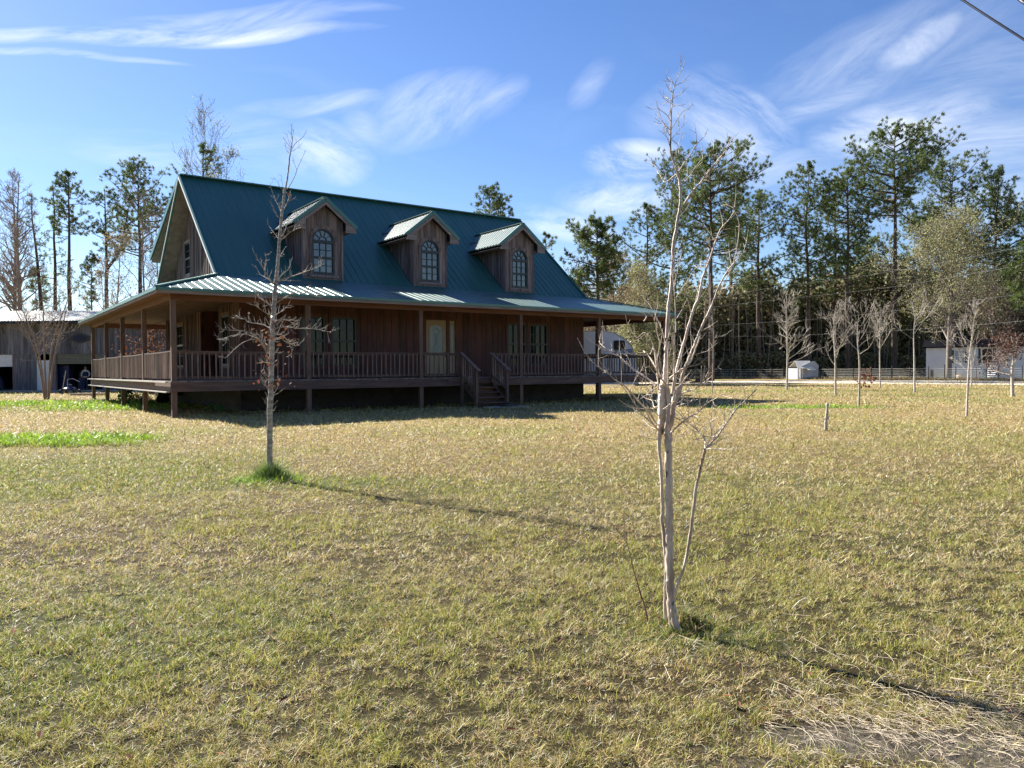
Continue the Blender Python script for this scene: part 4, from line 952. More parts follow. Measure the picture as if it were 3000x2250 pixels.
pine_at(1976, 445, 96, 940, 140, 21, 'pine rising directly behind the tall white crepe myrtle stem', GP, nb=56, r0=.28, lean=-.01, up=.55)
pine_at(1895, 600, 92, 960, 100, 22, 'low spreading pine at the left of the dense group, reaching over the porch roof', GP, nb=44, r0=.24, up=.6)
pine_at(1752, 655, 72, 880, 100, 23, 'round-headed pine above the right end of the green roof', GP, nb=66, flat_top=.3, tuft=.55, dens=1.2)
pine_at(1600, 683, 95, 860, 45, 24, 'small distant pine top left of the round-headed pine', GP, nb=22, tuft=.55)
pine_at(1436, 564, 80, 760, 80, 25, 'pine top showing over the middle of the roof ridge', 'pines behind the farmhouse', nb=56, tuft=.5, flat_top=.3)
pine_at(2560, 700, 118, 930, 110, 26, 'far dark pine low between the two tallest trunks', GP, nb=40, tuft=.7)
pine_at(2700, 640, 120, 880, 110, 29, 'far pine between the tallest and the flat-topped one', GP, nb=36, tuft=.7)
pine_at(2950, 720, 116, 920, 120, 30, 'far pine directly behind the dark roof of the mobile home', GP, nb=36, tuft=.7)
GL = 'pines behind the barn'
pine_at(209, 508, 76, 700, 62, 41, 'straight single pine with a small crown behind the barn roof', GL, nb=34, r0=.26, tuft=.55, nlen=.34)
pine_at(316, 560, 74, 790, 95, 42, 'forked pine with long crooked limbs right of the straight single pine', GL, nb=30, fork=True, r0=.27, tuft=.55, up=.7, nlen=.34)
pine_at(415, 486, 80, 760, 120, 43, 'wide open-crowned pine next to the gable of the house', GL, nb=50, r0=.30, flat_top=.3, up=.6, tuft=.55, nlen=.34)
pine_at(166, 545, 78, 900, 62, 44, 'thin ragged pine left of the straight single pine', GL, nb=28, r0=.25, tuft=.45, dens=.7, nlen=.32)
pine_at(134, 570, 72, 880, 55, 45, 'leaning nearly bare pine second from the left behind the barn', GL, nb=24, r0=.24, lean=-.06, tuft=.42, dens=.6, nlen=.30)
pine_at(272, 760, 70, 900, 50, 46, 'young pine low behind the barn roof', GL, nb=26, r0=.12, tuft=.5, dens=.8, nlen=.32)
pine_at(600, 430, 82, 700, 78, 47, 'pine with fine bare limbs on top showing over the left end of the ridge', 'pines behind the farmhouse', nb=34, r0=.2, up=.8, dens=.9, nlen=.34)
pine_at(110, 790, 80, 900, 40, 48, 'small pine low between the two leafless cypresses and the barn', GL, nb=18, r0=.1, dens=.7)

GB = 'leafless trees behind the barn'
def bare_at(px, ytop, Y, seed, label, group, **kw):
    return bare_tree(place(px, Y), top_h(px, ytop, Y), seed, label, group, **kw)
bare_at(66, 525, 70, 51, 'leafless cypress with fine reddish twigs, right of a pair at the far left', GB, name='cypress_tree', r0=.27, crown=.25, n1=46, len1=.15, depth=2, up=.75, minr=.012, bark='twig_far', kids=(4, 6))
bare_at(46, 535, 74, 52, 'leafless cypress, left of a pair at the far left edge', GB, name='cypress_tree', r0=.24, crown=.25, n1=44, len1=.15, depth=2, up=.7, minr=.012, bark='twig_far', kids=(4, 6))
bare_at(430, 560, 72, 53, 'tall thin leafless tree hard against the gable roof', GB, r0=.13, crown=.3, n1=26, len1=.2, up=.9, minr=.010, bark='twig_far')
bare_at(465, 640, 68, 54, 'leafless tree with a few rust leaves half hidden by the gable', GB, r0=.12, crown=.2, n1=24, len1=.22, up=.8, minr=.010, leaf='leaf_tan', nleaf=500, lsize=.13, bark='twig_far')
bare_at(360, 700, 66, 55, 'low tree with reddish dry leaves behind the porch roof', GB, r0=.12, crown=.15, n1=24, len1=.24, up=.7, minr=.010, leaf='leaf_tan', nleaf=900, lsize=.15, bark='twig_far')
bare_at(300, 790, 63, 56, 'small bushy tree with pink brown leaves above the barn roof end', GB, r0=.08, crown=.15, n1=20, len1=.26, up=.7, minr=.009, leaf='leaf_tan', nleaf=700, lsize=.13, bark='twig_far')
bare_at(610, 350, 84, 57, 'high leafless tree top with few leaves over the left end of the ridge', 'trees behind the farmhouse', r0=.16, crown=.62, n1=22, len1=.16, up=1.0, minr=.013, leaf='leaf_olive', nleaf=500, lsize=.16)
bare_at(675, 455, 80, 58, 'leafless twiggy tree top just over the ridge, right of the pine', 'trees behind the farmhouse', r0=.14, crown=.6, n1=18, len1=.14, up=.8, minr=.011, leaf='leaf_olive', nleaf=700, lsize=.17)
bare_at(1130, 0, 1, 0, '', '') if False else None
# brown leaved oak seen through the left porch, and the yard tree before the barn
bare_tree(h2w(4.3, 27.0), 5.6, 60, 'small oak with rust brown leaves seen through the left porch', None, name='oak_tree', r0=.22, crown=.30, n1=16, len1=.36, up=.35, minr=.01, leaf='leaf_rust', nleaf=1500, lsize=.13, bark='bark_pine')
GD = 'sparsely leaved hardwoods beyond the drive'
bare_at(2779, 690, 80.5, 61, 'big spreading hardwood with thin yellow green leaves in front of the mobile home', GD, name='hardwood_tree', r0=.32, crown=.17, n1=40, len1=.44, depth=2, up=.65, minr=.020, leaf='leaf_olive', nleaf=17000, lsize=.17, kids=(5, 7), bark='bark_grey', limbr=.4)
bare_at(2740, 800, 100, 62, 'leafless crown of grey twigs behind the big spreading hardwood', GD, name='hardwood_tree', r0=.3, crown=.3, n1=30, len1=.32, up=.9, minr=.018, bark='bark_grey', leaf='leaf_olive', nleaf=5500, lsize=.2)
bare_at(2900, 860, 98, 63, 'tan leafless hardwood over the mobile home roof', GD, name='hardwood_tree', r0=.26, crown=.2, n1=30, len1=.32, up=.8, minr=.016, bark='twig_far', leaf='leaf_tan', nleaf=1500, lsize=.2)
bare_at(1690, 800, 74, 64, 'tan-leaved tree rising behind the right end of the green roof', GD, name='hardwood_tree', r0=.2, crown=.2, n1=32, len1=.3, up=.8, minr=.014, leaf='leaf_tan', nleaf=3200, lsize=.15, bark='twig_far')
bare_at(1800, 760, 78, 65, 'fawn twiggy tree right of the tan-leaved one above the porch roof', GD, name='hardwood_tree', r0=.2, crown=.2, n1=32, len1=.3, up=.8, minr=.014, leaf='leaf_tan', nleaf=5000, lsize=.17, bark='twig_far')
bare_at(1880, 800, 80, 66, 'olive-leaved tree between the porch roof and the pines', GD, name='hardwood_tree', r0=.2, crown=.15, n1=28, len1=.3, up=.7, minr=.014, leaf='leaf_olive', nleaf=6000, lsize=.17, bark='twig_far')
bare_at(1860, 930, 66, 67, 'yellow green leafy tree behind the nose of the camper', GD, name='hardwood_tree', r0=.16, crown=.12, n1=26, len1=.38, up=.6, minr=.012, leaf='leaf_olive', nleaf=9000, lsize=.17)
bare_at(1930, 960, 70, 68, 'yellow green leafy tree right of the camper, behind the porch corner post', GD, name='hardwood_tree', r0=.16, crown=.12, n1=26, len1=.38, up=.6, minr=.012, leaf='leaf_olive', nleaf=8000, lsize=.17)
for i, (px, yt, Y, lf) in enumerate([(2160, 900, 112, 'leaf_dark'), (2270, 930, 110, 'leaf_tan'), (2330, 890, 114, 'leaf_dark'), (2430, 870, 112, 'leaf_tan'), (2530, 850, 110, 'leaf_tan'), (2590, 960, 106, 'leaf_olive'), (2660, 900, 110, 'leaf_olive'), (2960, 900, 108, 'leaf_tan'), (2080, 920, 108, 'leaf_dark')]):
    bare_at(px, yt, Y, 70 + i, ['slim leafless tree in the shade left of the shed', 'brown leafless thicket tree left of the shed', 'leafless tree with dark ivy behind the shed', 'reddish bare tree under the slim pine', 'reddish bare tree left of the tallest trunk', 'low ochre-leaved tree left of the tallest trunk', 'olive tree right of the tallest trunk', 'pale bare tree above the mobile home', 'dark-leaved tree behind the foot of the big front pine'][i], 'bare trees at the edge of the wood', r0=.16, crown=.12, n1=20, len1=.26, up=.9, minr=.016, leaf=lf, nleaf=2200, lsize=.24, bark='twig_far')

# the wood's undergrowth, one mass beyond the fence; and the wood behind the photographer that the windows reflect
def woodland():
    rng = np.random.default_rng(77); mb = MB()
    def mass(x0, x1, y0, y1, n, hfun, size):
        x = rng.uniform(x0, x1, n); y = rng.uniform(y0, y1, n); hm = hfun(x) * (.55 + .8 * fbm(x * .22, y * .22, 5)); z = hm * rng.uniform(0, 1, n) ** .8
        keep = fbm(x * .5 + z * .31, z * .55 + y * .2, 8, 3) > .40 - .16 * (1 - z / (hm + .1)); P = np.stack([x, y, z], 1)[keep]
        leaf_cloud(mb, P, np.full(len(P), size), rng)
    mass(8, 84, 108, 128, 110000, lambda x: np.interp(x, [8, 16, 30, 60, 84], [7, 12, 14.5, 16, 14]), .75)
    mass(14, 84, 103, 109, 30000, lambda x: np.full_like(x, 3.2), .45)
    mass(-70, 10, 92, 104, 26000, lambda x: np.interp(x, [-70, -45, -20, 10], [5.5, 6.5, 7.5, 8]), .6)
    mass(-80, 80, -62, -50, 42000, lambda x: np.full_like(x, 17.), 1.5)
    return mb
tag(obj('woodland', woodland(), M['leaf_dark']), kind='stuff')
def thin_trunks():
    rng = np.random.default_rng(5); mb = MB()
    for k in range(150):
        x = rng.uniform(14, 82); y = rng.uniform(103, 112); H = rng.uniform(6, 14); l = rng.normal(0, .05)
        tube(mb, smooth_path([(x, y, 0), (x + l * H * .5 + rng.normal(0, .15), y, H * .5), (x + l * H, y, H)], 6), np.linspace(rng.uniform(.05, .14), .02, 6), 4, False)
    return mb
tag(obj('saplings', thin_trunks(), M['bark_grey']), kind='stuff')

# ------------------------------------------------------------------ the two nearest trees, laid out branch by branch
def Z6(x, y): return (1700 + x * .5125, 1150 + y * .5125)
def Z4(x, y): return (1650 + x * .5427, 350 + y * .5425)
def Z9(x, y): return (1850 + x * .3014, 200 + y * .3014)
def ZT(x, y): return (1880 + x * .18086, 1000 + y * .18086)
def Z1(x, y): return (200 + x * .46416, 480 + y * .46416)
def Z12(x, y): return (720 + x * .28916, 340 + y * .28933)
def limb(tk, zf, pts, Y0, Y1, r0, r1, n=None, sides=8, knob=.06, seed=0, tips=None, tw=0, twl=.12, twr=.0016, twup=.4, start=.15):
    """a branch through points seen in the photograph, its distance running from Y0 to Y1; r0, r1 in metres; tw side twigs"""
    rng = np.random.default_rng(seed + int(abs(pts[0][0]) * 7 + abs(pts[-1][1]) * 13)); m = len(pts)
    W = [at(*zf(*p), Y0 + (Y1 - Y0) * i / (m - 1)) for i, p in enumerate(pts)]
    k_r = .80 if r0 < .0142 and Y0 < 6 else .9; r0 *= k_r; r1 *= k_r; tw = int(math.ceil(tw * .68)); twr *= .85
    n = n or max(8, m * 5); P = smooth_path(W, n); P[1:-1] += rng.normal(0, .10, (n - 2, 3)) * min(.02, r0) 
    rr = np.interp(np.linspace(0, 1, n), [0, 1], [r0, r1]) * (1 + rng.uniform(-knob, knob, n)); tube(tk, P, rr, sides, False)
    for j in range(tw):
        t = start + (1 - start) * (j + rng.uniform(0, 1)) / tw; i = min(n - 2, int(t * (n - 1))); d = P[i + 1] - P[i]; d /= np.linalg.norm(d)
        s = rnd_dir(rng, twup); s = s - d * (s @ d) * .6; s = s * .8 + d * .55; s /= np.linalg.norm(s); l = twl * rng.uniform(.35, 1.2)
        q = P[i]; k1 = q + s * l * .5; s2 = s + np.array([0, 0, .45]) + rng.normal(0, .15, 3); s2 /= np.linalg.norm(s2); k2 = k1 + s2 * l * .5
        tube(tk, [q, k1, k2], [min(rr[i] * .7, twr * 1.5), twr, twr * .5], 4, False)
        if l > twl * .6:
            s3 = s + rnd_dir(rng, .2) * .9; s3 /= np.linalg.norm(s3); tube(tk, [k1, k1 + s3 * l * .35], [twr * .9, twr * .4], 3, False)
            if rng.uniform() < .5:
                s3 = s2 + rnd_dir(rng, .2) * .9; s3 /= np.linalg.norm(s3); q2 = q + (k1 - q) * .5; tube(tk, [q2, q2 + s3 * l * .3], [twr * .8, twr * .4], 3, False)
        if tips is not None: tips.append(k2)
    return P

CY = 4.12
crepe = empty('crepe_myrtle_tree', ground(1972, 1839), 0, 'bare multi-stemmed crepe myrtle with smooth pale peeling bark, nearest tree to the camera', 'tree')
inv = np.array(ground(1972, 1839))
class LMB(MB):
    def __init__(s, o): super().__init__(); s.o = o
    def add(s, v, f, col=None): super().add(np.asarray(v, float).reshape(-1, 3) - s.o, f, col)
tk = LMB(inv)
limb(tk, Z6, [(540, 1362), (522, 1240), (515, 1100), (511, 1000), (511, 850), (508, 700), (506, 500), (503, 300), (500, 235)], CY, CY, .028, .0195, 46, 10)
limb(tk, Z6, [(556, 1365), (536, 1290), (524, 1180), (516, 1100)], CY - .03, CY, .024, .014, 16, 8)
limb(tk, Z6, [(489, 1292), (486, 1200), (488, 1100), (492, 1010), (488, 930), (478, 830), (466, 720), (470, 650), (461, 450), (452, 300), (449, 200)], CY + .03, CY, .014, .0115, 44, 8, .12)
limb(tk, Z6, [(532, 1190), (556, 1095), (598, 985), (628, 820), (652, 620), (679, 460), (703, 370), (713, 322)], CY - .01, CY - .25, .0125, .0095, 36, 8, .10)
Y_ = CY - .25
limb(tk, Z6, [(713, 322), (770, 265), (830, 185), (880, 110), (940, 50), (1010, -20)], Y_, Y_ - .1, .0075, .003, 22, 6, tw=14, twl=.14)
limb(tk, Z6, [(713, 322), (712, 270), (680, 225), (600, 160), (545, 115)], Y_, Y_ + .25, .0055, .0015, 20, 5, tw=10, twl=.12)
limb(tk, Z6, [(715, 322), (745, 285), (785, 220), (850, 160), (905, 75)], Y_, Y_ + .3, .005, .0015, 20, 5, tw=10, twl=.11)
limb(tk, Z6, [(715, 324), (770, 320), (840, 325), (920, 316)], Y_, Y_ - .2, .0042, .0012, 14, 5, tw=6, twl=.10)
limb(tk, Z6, [(716, 320), (750, 235), (745, 170), (790, 140)], Y_, Y_ - .2, .0045, .0015, 14, 5, tw=8, twl=.10)
limb(tk, Z6, [(715, 322), (780, 285), (830, 255), (905, 212)], Y_, Y_ + .2, .004, .0012, 14, 5, tw=7, twl=.10)
limb(tk, Z6, [(668, 503), (640, 460), (600, 430), (552, 400)], CY - .18, CY - .3, .003, .001, 12, 4, tw=3, twl=.06)
# the knuckle where the old cut sprouted, and the main stems above it (close-up coordinates)
limb(tk, ZT, [(283, 1690), (288, 1600), (300, 1500), (322, 1410), (330, 1340)], CY + .02, CY, .0125, .0225, 16, 10, .08)
limb(tk, ZT, [(440, 1640), (425, 1540), (372, 1440), (335, 1370)], CY, CY, .017, .020, 14, 10, .08)
limb(tk, ZT, [(326, 1400), (330, 1300), (330, 1130), (325, 980), (335, 860), (345, 760), (345, 690)], CY, CY - .02, .0245, .0225, 26, 12, .08)
limb(tk, ZT, [(440, 1640), (440, 1540), (430, 1430), (470, 1280), (495, 1130), (520, 1000), (560, 880), (590, 790), (620, 730)], CY + .02, CY + .06, .020, .0165, 30, 10, .12)
limb(tk, ZT, [(395, 1500), (410, 1330), (430, 1180), (440, 1020), (430, 880), (425, 760)], CY - .04, CY - .04, .014, .012, 20, 8, .10)
limb(tk, ZT, [(345, 1080), (300, 980), (285, 850), (280, 740), (270, 640), (255, 500), (235, 330), (220, 200), (195, 110)], CY + .02, CY + .12, .010, .0065, 26, 8, .1, tw=5, twl=.2)
limb(tk, Z4, [(435, 1030 + 60), (450, 1060), (420, 1040)], CY + .13, CY + .14, .004, .002, 6, 4)
limb(tk, ZT, [(345, 760), (380, 600), (388, 450), (395, 300), (400, 150), (412, 0)], CY - .02, CY - .02, .0145, .0135, 20, 8, .06)
limb(tk, Z4, [(560, 1180), (565, 1080), (571, 1000), (582, 900), (590, 800), (600, 650), (620, 540), (632, 450), (630, 350), (616, 290)], CY - .02, CY + .02, .0135, .0085, 40, 8, .07, tw=16, twl=.16, start=.35)
limb(tk, Z4, [(616, 290), (600, 240), (580, 172), (579, 100), (581, 30)], CY + .02, CY, .0085, .0055, 22, 7, .08, tw=8, twl=.2)
limb(tk, Z9, [(384, 600), (385, 480), (394, 340), (404, 235), (420, 165), (447, 85), (468, 30)], CY, CY + .02, .0052, .0016, 26, 6, tw=10, twl=.11)
for pts, dy in (([(384, 640), (330, 560), (296, 535), (225, 483)], .1), ([(384, 520), (345, 455), (300, 420), (262, 388), (241, 312)], -.1), ([(372, 720), (335, 660), (300, 625), (262, 602)], -.1), ([(388, 590), (440, 510), (480, 445), (530, 395), (606, 350)], .1), ([(390, 685), (440, 630), (480, 580), (544, 522)], -.1),
                ([(420, 170), (390, 120), (354, 86)], .05), ([(390, 318), (355, 292), (320, 284)], .05), ([(392, 372), (430, 362), (470, 358)], -.05), ([(404, 238), (370, 218)], 0), ([(385, 690), (430, 720), (458, 750), (470, 690), (503, 655)], .08), ([(380, 800), (440, 850), (450, 930), (458, 1000)], .05)):
    limb(tk, Z9, pts, CY, CY + dy, .0030, .0012, 12, 4, tw=4, twl=.07)
limb(tk, Z9, [(455, 1015), (520, 910), (560, 860), (625, 750), (680, 690), (735, 630)], CY + .02, CY - .15, .0048, .0014, 20, 5, tw=6, twl=.11)
limb(tk, Z9, [(478, 1112), (560, 1030), (620, 960), (700, 870), (780, 800), (866, 755)], CY + .02, CY + .2, .0042, .0013, 20, 5, tw=6, twl=.11)
limb(tk, Z9, [(516, 1318), (580, 1220), (680, 1100), (740, 1020), (820, 920), (920, 795), (995, 712)], CY + .02, CY - .2, .0085, .0018, 28, 6, tw=12, twl=.13)
limb(tk, Z9, [(680, 1100), (740, 1000), (860, 880), (915, 740)], CY - .08, CY - .2, .004, .0014, 16, 5, tw=6, twl=.1)
limb(tk, Z9, [(452, 1015), (410, 1050), (330, 1110), (290, 1060), (245, 975), (210, 935), (155, 912)], CY + .02, CY + .25, .0045, .0012, 22, 5, tw=5, twl=.1)
limb(tk, Z9, [(245, 975), (215, 915), (197, 840)], CY + .22, CY + .25, .0022, .001, 8, 4)
limb(tk, ZT, [(520, 1030), (530, 850), (530, 700), (528, 500), (530, 300), (530, 100), (532, -100)], CY - .05, CY - .1, .0065, .0050, 24, 6, .08, tw=6, twl=.18)
limb(tk, Z4, [(608, 1150), (606, 1000), (600, 900), (620, 800), (610, 700)], CY - .1, CY - .15, .0048, .0014, 20, 5, tw=8, twl=.16)
limb(tk, ZT, [(425, 760), (430, 560), (430, 350), (425, 150), (415, -40)], CY - .05, CY - .12, .0058, .0042, 18, 6, tw=4, twl=.15)
# right hand stems
limb(tk, Z4, [(625, 1500), (640, 1395), (668, 1320), (700, 1240), (740, 1140), (770, 1075), (810, 990), (835, 915), (880, 830), (930, 765), (960, 735), (988, 708)], CY + .06, CY - .15, .0125, .0018, 46, 8, .08, tw=24, twl=.18)
limb(tk, Z4, [(590, 1480), (605, 1385), (640, 1250), (676, 1120), (705, 1020), (730, 965), (748, 870), (785, 770), (812, 690), (830, 640), (852, 590), (900, 535), (925, 492), (912, 464)], CY + .06, CY + .2, .0115, .0022, 48, 8, .08, tw=26, twl=.18)
limb(tk, Z4, [(830, 640), (812, 650), (760, 660), (790, 700)], CY + .15, CY + .1, .003, .0012, 12, 4, tw=3)
limb(tk, Z4, [(785, 770), (750, 800), (738, 765)], CY + .1, CY + .2, .0035, .0012, 10, 4, tw=4, twl=.1)
limb(tk, Z4, [(920, 480), (950, 560), (940, 680), (910, 800), (870, 880), (840, 960)], CY - .1, CY + .1, .003, .0025, 20, 4, tw=8, twl=.12)
limb(tk, ZT, [(460, 600), (560, 520), (660, 450), (760, 370), (830, 250), (900, 60), (960, -120)], CY, CY - .2, .0078, .0045, 24, 7, .08, tw=8, twl=.18)
limb(tk, ZT, [(600, 860), (700, 825), (780, 800), (870, 765), (960, 690), (1030, 590), (1130, 500)], CY + .05, CY - .25, .0060, .0016, 22, 6, tw=12, twl=.14)
limb(tk, ZT, [(870, 765), (980, 690), (1080, 610), (1130, 575)], CY - .1, CY - .3, .0045, .0014, 14, 5, tw=6, twl=.12)
limb(tk, ZT, [(470, 1480), (560, 1400), (660, 1310), (760, 1230), (900, 1165), (1000, 1060), (1100, 975), (1200, 925), (1310, 845)], CY, CY - .35, .0062, .0018, 28, 6, tw=16, twl=.15)
limb(tk, ZT, [(460, 1190), (560, 1240), (680, 1320), (800, 1430), (900, 1470), (980, 1520), (1040, 1660)], CY, CY - .2, .0035, .0015, 22, 5, tw=8, twl=.12)
limb(tk, ZT, [(620, 1100), (660, 1180), (760, 1290), (860, 1390), (910, 1440)], CY - .1, CY - .1, .0022, .0010, 14, 4, tw=4, twl=.09)
limb(tk, ZT, [(570, 1060), (650, 1020), (740, 1000), (820, 960), (910, 940)], CY, CY - .2, .004, .0014, 14, 5, tw=8, twl=.11)
limb(tk, ZT, [(580, 1000), (650, 960), (750, 935)], CY, CY + .2, .0032, .0012, 10, 5, tw=4, twl=.09)
# left hand branches
limb(tk, ZT, [(330, 700), (300, 560), (190, 350), (110, 240), (30, 150)], CY + .02, CY + .3, .0075, .0040, 18, 6, .08, tw=5, twl=.15)
limb(tk, ZT, [(400, 700), (330, 620), (230, 470), (130, 290), (60, 180)], CY - .05, CY - .25, .0058, .0030, 18, 6, tw=5, twl=.15)
limb(tk, Z4, [(500, 1440), (470, 1410), (420, 1375), (380, 1350), (330, 1305), (295, 1270), (235, 1240), (205, 1215), (193, 1198)], CY, CY + .3, .0078, .0020, 30, 6, .1, tw=16, twl=.15)
limb(tk, Z4, [(505, 1645), (455, 1570), (410, 1525), (370, 1480), (320, 1430), (280, 1405), (235, 1365), (185, 1335), (130, 1285)], CY, CY - .3, .0075, .0018, 30, 6, .1, tw=16, twl=.15)
limb(tk, Z6, [(448, 215), (420, 185), (370, 140), (320, 75), (268, 0), (220, -60)], CY, CY - .2, .0055, .0022, 18, 6, tw=9, twl=.13)
limb(tk, Z6, [(446, 215), (400, 195), (360, 160), (300, 130)], CY, CY + .2, .0035, .0012, 12, 5, tw=6, twl=.1)
limb(tk, Z6, [(440, 268), (400, 262), (350, 248), (310, 236)], CY, CY - .1, .0030, .0010, 10, 4, tw=4, twl=.08)
limb(tk, Z6, [(444, 240), (410, 225), (370, 195)], CY, CY - .2, .0025, .0010, 10, 4, tw=4, twl=.08)
limb(tk, ZT, [(280, 1050), (200, 1060), (170, 960), (80, 930), (0, 880)], CY, CY + .2, .0040, .0014, 16, 5, tw=8, twl=.12)
limb(tk, ZT, [(300, 1230), (250, 1180), (200, 1120), (170, 1010), (175, 880)], CY, CY - .15, .0035, .0012, 16, 5, tw=7, twl=.10)
limb(tk, ZT, [(255, 1440), (180, 1330), (110, 1210), (40, 1080), (0, 1040)], CY, CY - .15, .0055, .0032, 14, 5, tw=5, twl=.13)
limb(tk, ZT, [(350, 1100), (420, 1050), (500, 960), (540, 790), (640, 690), (720, 560)], CY - .06, CY - .2, .004, .0018, 18, 5, tw=7, twl=.12)
limb(tk, ZT, [(270, 740), (160, 800), (60, 880), (-60, 960)], CY, CY - .2, .0042, .0022, 14, 5, tw=6, twl=.13)
limb(tk, Z4, [(470, 1270), (485, 1215), (440, 1150), (395, 1180), (360, 1120)], CY + .05, CY + .2, .0038, .0013, 16, 5, tw=8, twl=.13)
limb(tk, Z4, [(500, 1300), (520, 1215), (500, 1110), (470, 1050), (400, 1040)], CY + .05, CY - .2, .0036, .0012, 18, 5, tw=10, twl=.14)
limb(tk, Z4, [(550, 1300), (545, 1180), (500, 1060), (465, 1000), (430, 960)], CY, CY + .25, .0032, .0011, 18, 5, tw=9, twl=.14)
obj('trunk', tk, M['bark_crepe'], crepe, True)
sh = LMB(inv)
limb(sh, Z6, [(395, 1348), (370, 1230), (345, 1150), (322, 1070), (300, 995), (285, 930), (268, 868), (232, 812), (170, 738)], CY + .05, CY + .2, .0062, .0016, 36, 6, .1, tw=6, twl=.07)
limb(sh, Z6, [(268, 868), (262, 820), (252, 760), (249, 650)], CY + .15, CY + .15, .0028, .0009, 14, 5, tw=3, twl=.05)
limb(sh, Z6, [(350, 1180), (318, 1060), (302, 1000)], CY + .08, CY + .12, .0040, .0020, 12, 5, tw=2, twl=.04)
o = obj('sucker_shoot', sh, M['twig_brown'], crepe, True); o['label'] = 'thin reddish brown shoot leaning left'

OY = 10.04
oak = empty('young_oak_tree', ground(792, 1401), 0, 'slender leafless oak with banded grey bark and few rust leaves before the left porch', 'tree')
inv = np.array(ground(792, 1401)); tk = LMB(inv); lf = []
def ZR(x, y): return (x, y)
limb(tk, ZR, [(792, 1405), (790, 1352), (790, 1250), (793, 1153), (796, 1060), (797, 1000), (799, 944), (804, 880), (808, 828), (812, 790), (815, 758), (820, 689), (827, 619), (832, 575), (835, 552)], OY, OY, .046, .0155, 90, 12, .05)
limb(tk, Z12, [(385, 775), (400, 740), (420, 640), (432, 550), (440, 450), (447, 400), (460, 335)], OY, OY + .05, .0135, .0085, 26, 7)
tips = []
T1 = dict(sides=5, tips=lf)
for pts, dy, r, tw, tl in (
    ([(1290, 1050), (1340, 1030), (1400, 1032), (1450, 1038), (1530, 1040), (1580, 1045), (1640, 1060), (1690, 1050)], -.4, .011, 46, .16),
    ([(1290, 1080), (1350, 1080), (1385, 1120), (1420, 1148), (1465, 1145)], .5, .009, 22, .14), ([(1370, 1100), (1395, 1140), (1410, 1180), (1400, 1212)], .4, .006, 14, .12),
    ([(1262, 1240), (1240, 1160), (1215, 1120), (1180, 1085), (1130, 1060), (1080, 1050), (1020, 1050), (950, 1042)], -.5, .013, 30, .16),
    ([(1200, 1105), (1150, 1085), (1110, 1075), (1030, 1085), (985, 1102), (935, 1102)], -.2, .007, 16, .14), ([(1200, 1105), (1150, 1110), (1100, 1130), (1050, 1170), (1020, 1200), (988, 1228)], -.6, .007, 10, .12),
    ([(1285, 1045), (1240, 1020), (1200, 1010), (1140, 1000), (1120, 985), (1080, 970), (1055, 953)], .5, .008, 26, .14),
    ([(1300, 885), (1350, 855), (1400, 825), (1440, 815), (1500, 815), (1550, 830), (1585, 840)], -.4, .008, 26, .14), ([(1290, 900), (1245, 870), (1200, 835), (1160, 795)], .4, .007, 20, .14),
    ([(1285, 960), (1230, 930), (1190, 900), (1150, 885)], -.4, .006, 18, .14), ([(1300, 960), (1345, 930), (1380, 905)], .4, .006, 14, .14), ([(1290, 1000), (1340, 985), (1390, 990), (1430, 1020)], .3, .006, 18, .13),
    ([(1308, 775), (1270, 720), (1250, 690), (1225, 650), (1200, 610), (1170, 560)], -.35, .009, 16, .14), ([(1240, 670), (1250, 620), (1245, 560)], -.3, .006, 10, .12), ([(1300, 765), (1260, 725), (1215, 700), (1180, 640)], .4, .006, 12, .12),
    ([(1312, 750), (1370, 722), (1430, 705), (1500, 680), (1570, 655), (1612, 632)], -.5, .010, 34, .13), ([(1325, 725), (1360, 690), (1395, 660), (1400, 620)], .3, .006, 12, .12), ([(1315, 740), (1370, 735), (1470, 740)], .5, .004, 8, .1),
    ([(1333, 490), (1370, 455), (1420, 420), (1470, 400), (1488, 365)], -.3, .008, 22, .11), ([(1330, 475), (1295, 430), (1260, 380)], .3, .006, 12, .12), ([(1338, 470), (1365, 430), (1385, 370)], .3, .005, 9, .1),
    ([(1330, 600), (1350, 560), (1375, 520)], .2, .004, 6, .1), ([(1355, 335), (1325, 260), (1300, 210), (1270, 120)], .3, .006, 14, .13), ([(1352, 350), (1320, 330), (1285, 250)], -.2, .005, 9, .11), ([(1360, 290), (1385, 240), (1405, 170)], .2, .006, 8, .10),
    ([(1360, 270), (1395, 235), (1410, 190)], -.2, .004, 6, .1), ([(1262, 1150), (1225, 1110), (1200, 1075)], .3, .005, 14, .12), ([(1285, 1130), (1330, 1100), (1370, 1120)], .3, .005, 12, .1),
    ([(1262, 1420), (1240, 1390), (1225, 1360)], .1, .004, 10, .11), ([(1270, 1400), (1300, 1370), (1330, 1350)], .1, .004, 10, .11), ([(1265, 1260), (1225, 1250), (1190, 1260)], .1, .004, 8, .1), ([(1275, 1210), (1310, 1190), (1340, 1200)], .1, .004, 8, .1), ([(1272, 1345), (1230, 1330), (1215, 1300)], .1, .004, 8, .1)):
    limb(tk, Z1, pts, OY, OY + dy, r, .0022, None, twr=.0028, tw=tw, twl=tl, twup=.7, start=.05, sides=5, tips=lf)
